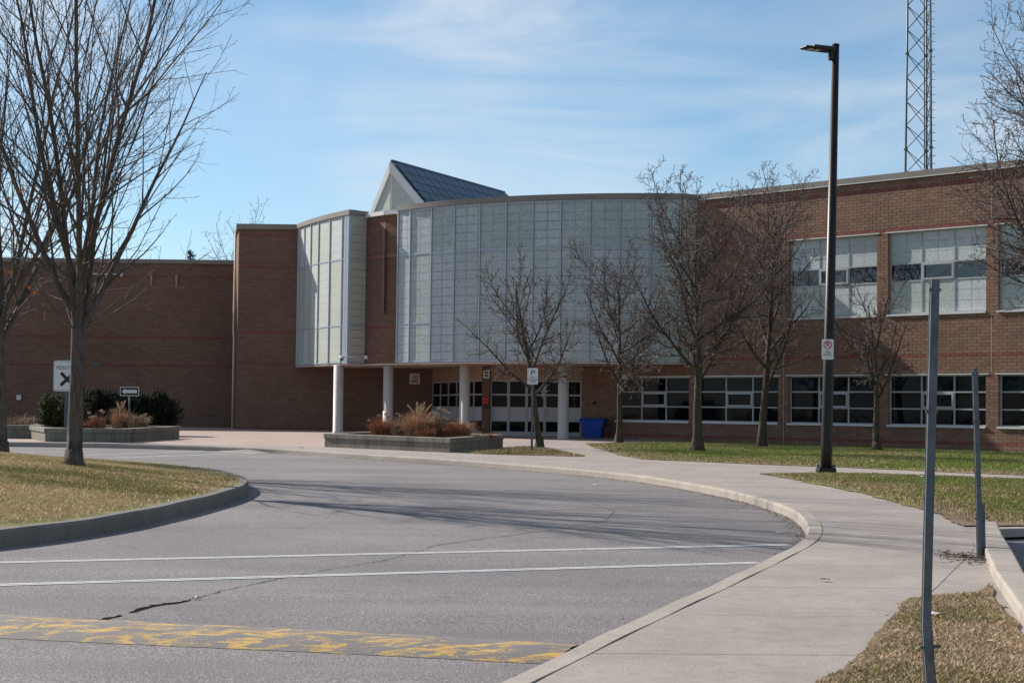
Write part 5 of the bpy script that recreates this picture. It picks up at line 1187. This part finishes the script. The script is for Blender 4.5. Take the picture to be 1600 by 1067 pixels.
# grit and bits of leaf lying in the gutter
V = []; F = []; C = []; gr = random.Random(8); gl = resample([q for q in KS if q[1] < 44], 0.02)
for i in range(2600):
    q = gl[gr.randrange(len(gl)-1)]; d = abs(gr.gauss(0, 0.10)) + 0.005; x = q[0] - d*(0.97 if q[1] > 9 else 1); y = q[1] - (d*0.9 if q[1] > 24 else -d*0.35) ; z = SLOPE*y + 0.004; l = gr.uniform(0.006, 0.022); a = gr.uniform(0, 6.28); n0 = len(V)
    V += [(x, y, z), (x + math.cos(a)*l, y + math.sin(a)*l, z + 0.003), (x + math.cos(a+1.2)*l, y + math.sin(a+1.2)*l, z), (x, y, z + l*0.6)]; F += [(n0, n0+1, n0+3), (n0+1, n0+2, n0+3), (n0, n0+3, n0+2)]; k = gr.uniform(0.5, 1.2); c_ = gr.choice(((0.10, 0.075, 0.05), (0.25, 0.21, 0.17), (0.16, 0.10, 0.06))); C += [tuple(v*k for v in c_)]*4
tag(link('gutter_grit', attr_mesh('gutter_grit', V, F, np.array(C), M_blade)), 'grit and leaf crumbs lying along the kerb', 'grit', None, 'stuff')
# fallen leaves on the lawns
V = []; F = []; C = []; lr = np.random.default_rng(12)
for poly, (x0, x1, y0, y1), n, zf in ((UPL, (2.2, 19, 33, 58), 420, sl(0.16)), (LOWL, (5, 14, 21, 35), 160, sl(0.16)), (NEARL, (1, 4.2, 6.5, 14.3), 40, sl(0.165)), (ISL, (-14, -4.4, 16, 40), 160, lambda P: SLOPE*P[:, 1] + mound(P) + 0.02)):
    Q = np.c_[lr.uniform(x0, x1, n*3), lr.uniform(y0, y1, n*3)]; Q = Q[inside(Q, poly)][:n]; Z = zf(Q)
    for (x, y), z in zip(Q, Z):
        a = lr.uniform(0, 6.28); l = lr.uniform(0.02, 0.05); n0 = len(V); c_ = np.array(((0.16, 0.09, 0.05), (0.26, 0.17, 0.10), (0.10, 0.065, 0.045), (0.5, 0.46, 0.4))[lr.choice(4, p=[0.35, 0.35, 0.22, 0.08])])*lr.uniform(0.7, 1.2)
        V += [(x, y, z), (x + math.cos(a+0.5)*l, y + math.sin(a+0.5)*l, z + lr.uniform(0, 0.015)), (x + math.cos(a)*l*1.7, y + math.sin(a)*l*1.7, z + lr.uniform(0, 0.012)), (x + math.cos(a-0.5)*l, y + math.sin(a-0.5)*l, z + lr.uniform(0, 0.015))]; F.append((n0, n0+1, n0+2, n0+3)); C += [c_]*4
tag(link('fallen_leaves', attr_mesh('fallen_leaves', V, F, np.array(C), M_blade)), 'dry brown leaves scattered over the lawns', 'leaves', None, 'stuff')
# twigs and leaf litter gathered at the farther post
deb = MB(); rr_ = random.Random(4)
for i in range(260):
    x = 4.36 + rr_.gauss(0, 0.13); y = 16.25 + rr_.gauss(0, 0.30); a = rr_.uniform(0, 3.14); l = rr_.uniform(0.03, 0.12); zc = SLOPE*y + 0.145 + rr_.uniform(0, 0.02)
    deb.add([(x, y, zc), (x + math.cos(a)*l, y + math.sin(a)*l, zc + 0.01), (x + math.cos(a+0.3)*l*0.6, y + math.sin(a+0.3)*l*0.6, zc + 0.012)], [(0, 1, 2)])
tag(deb.build('leaf_litter', M_soil, uv=False, fix=False), 'brown twigs and leaf litter gathered at the foot of the farther post', 'litter', None, 'stuff')
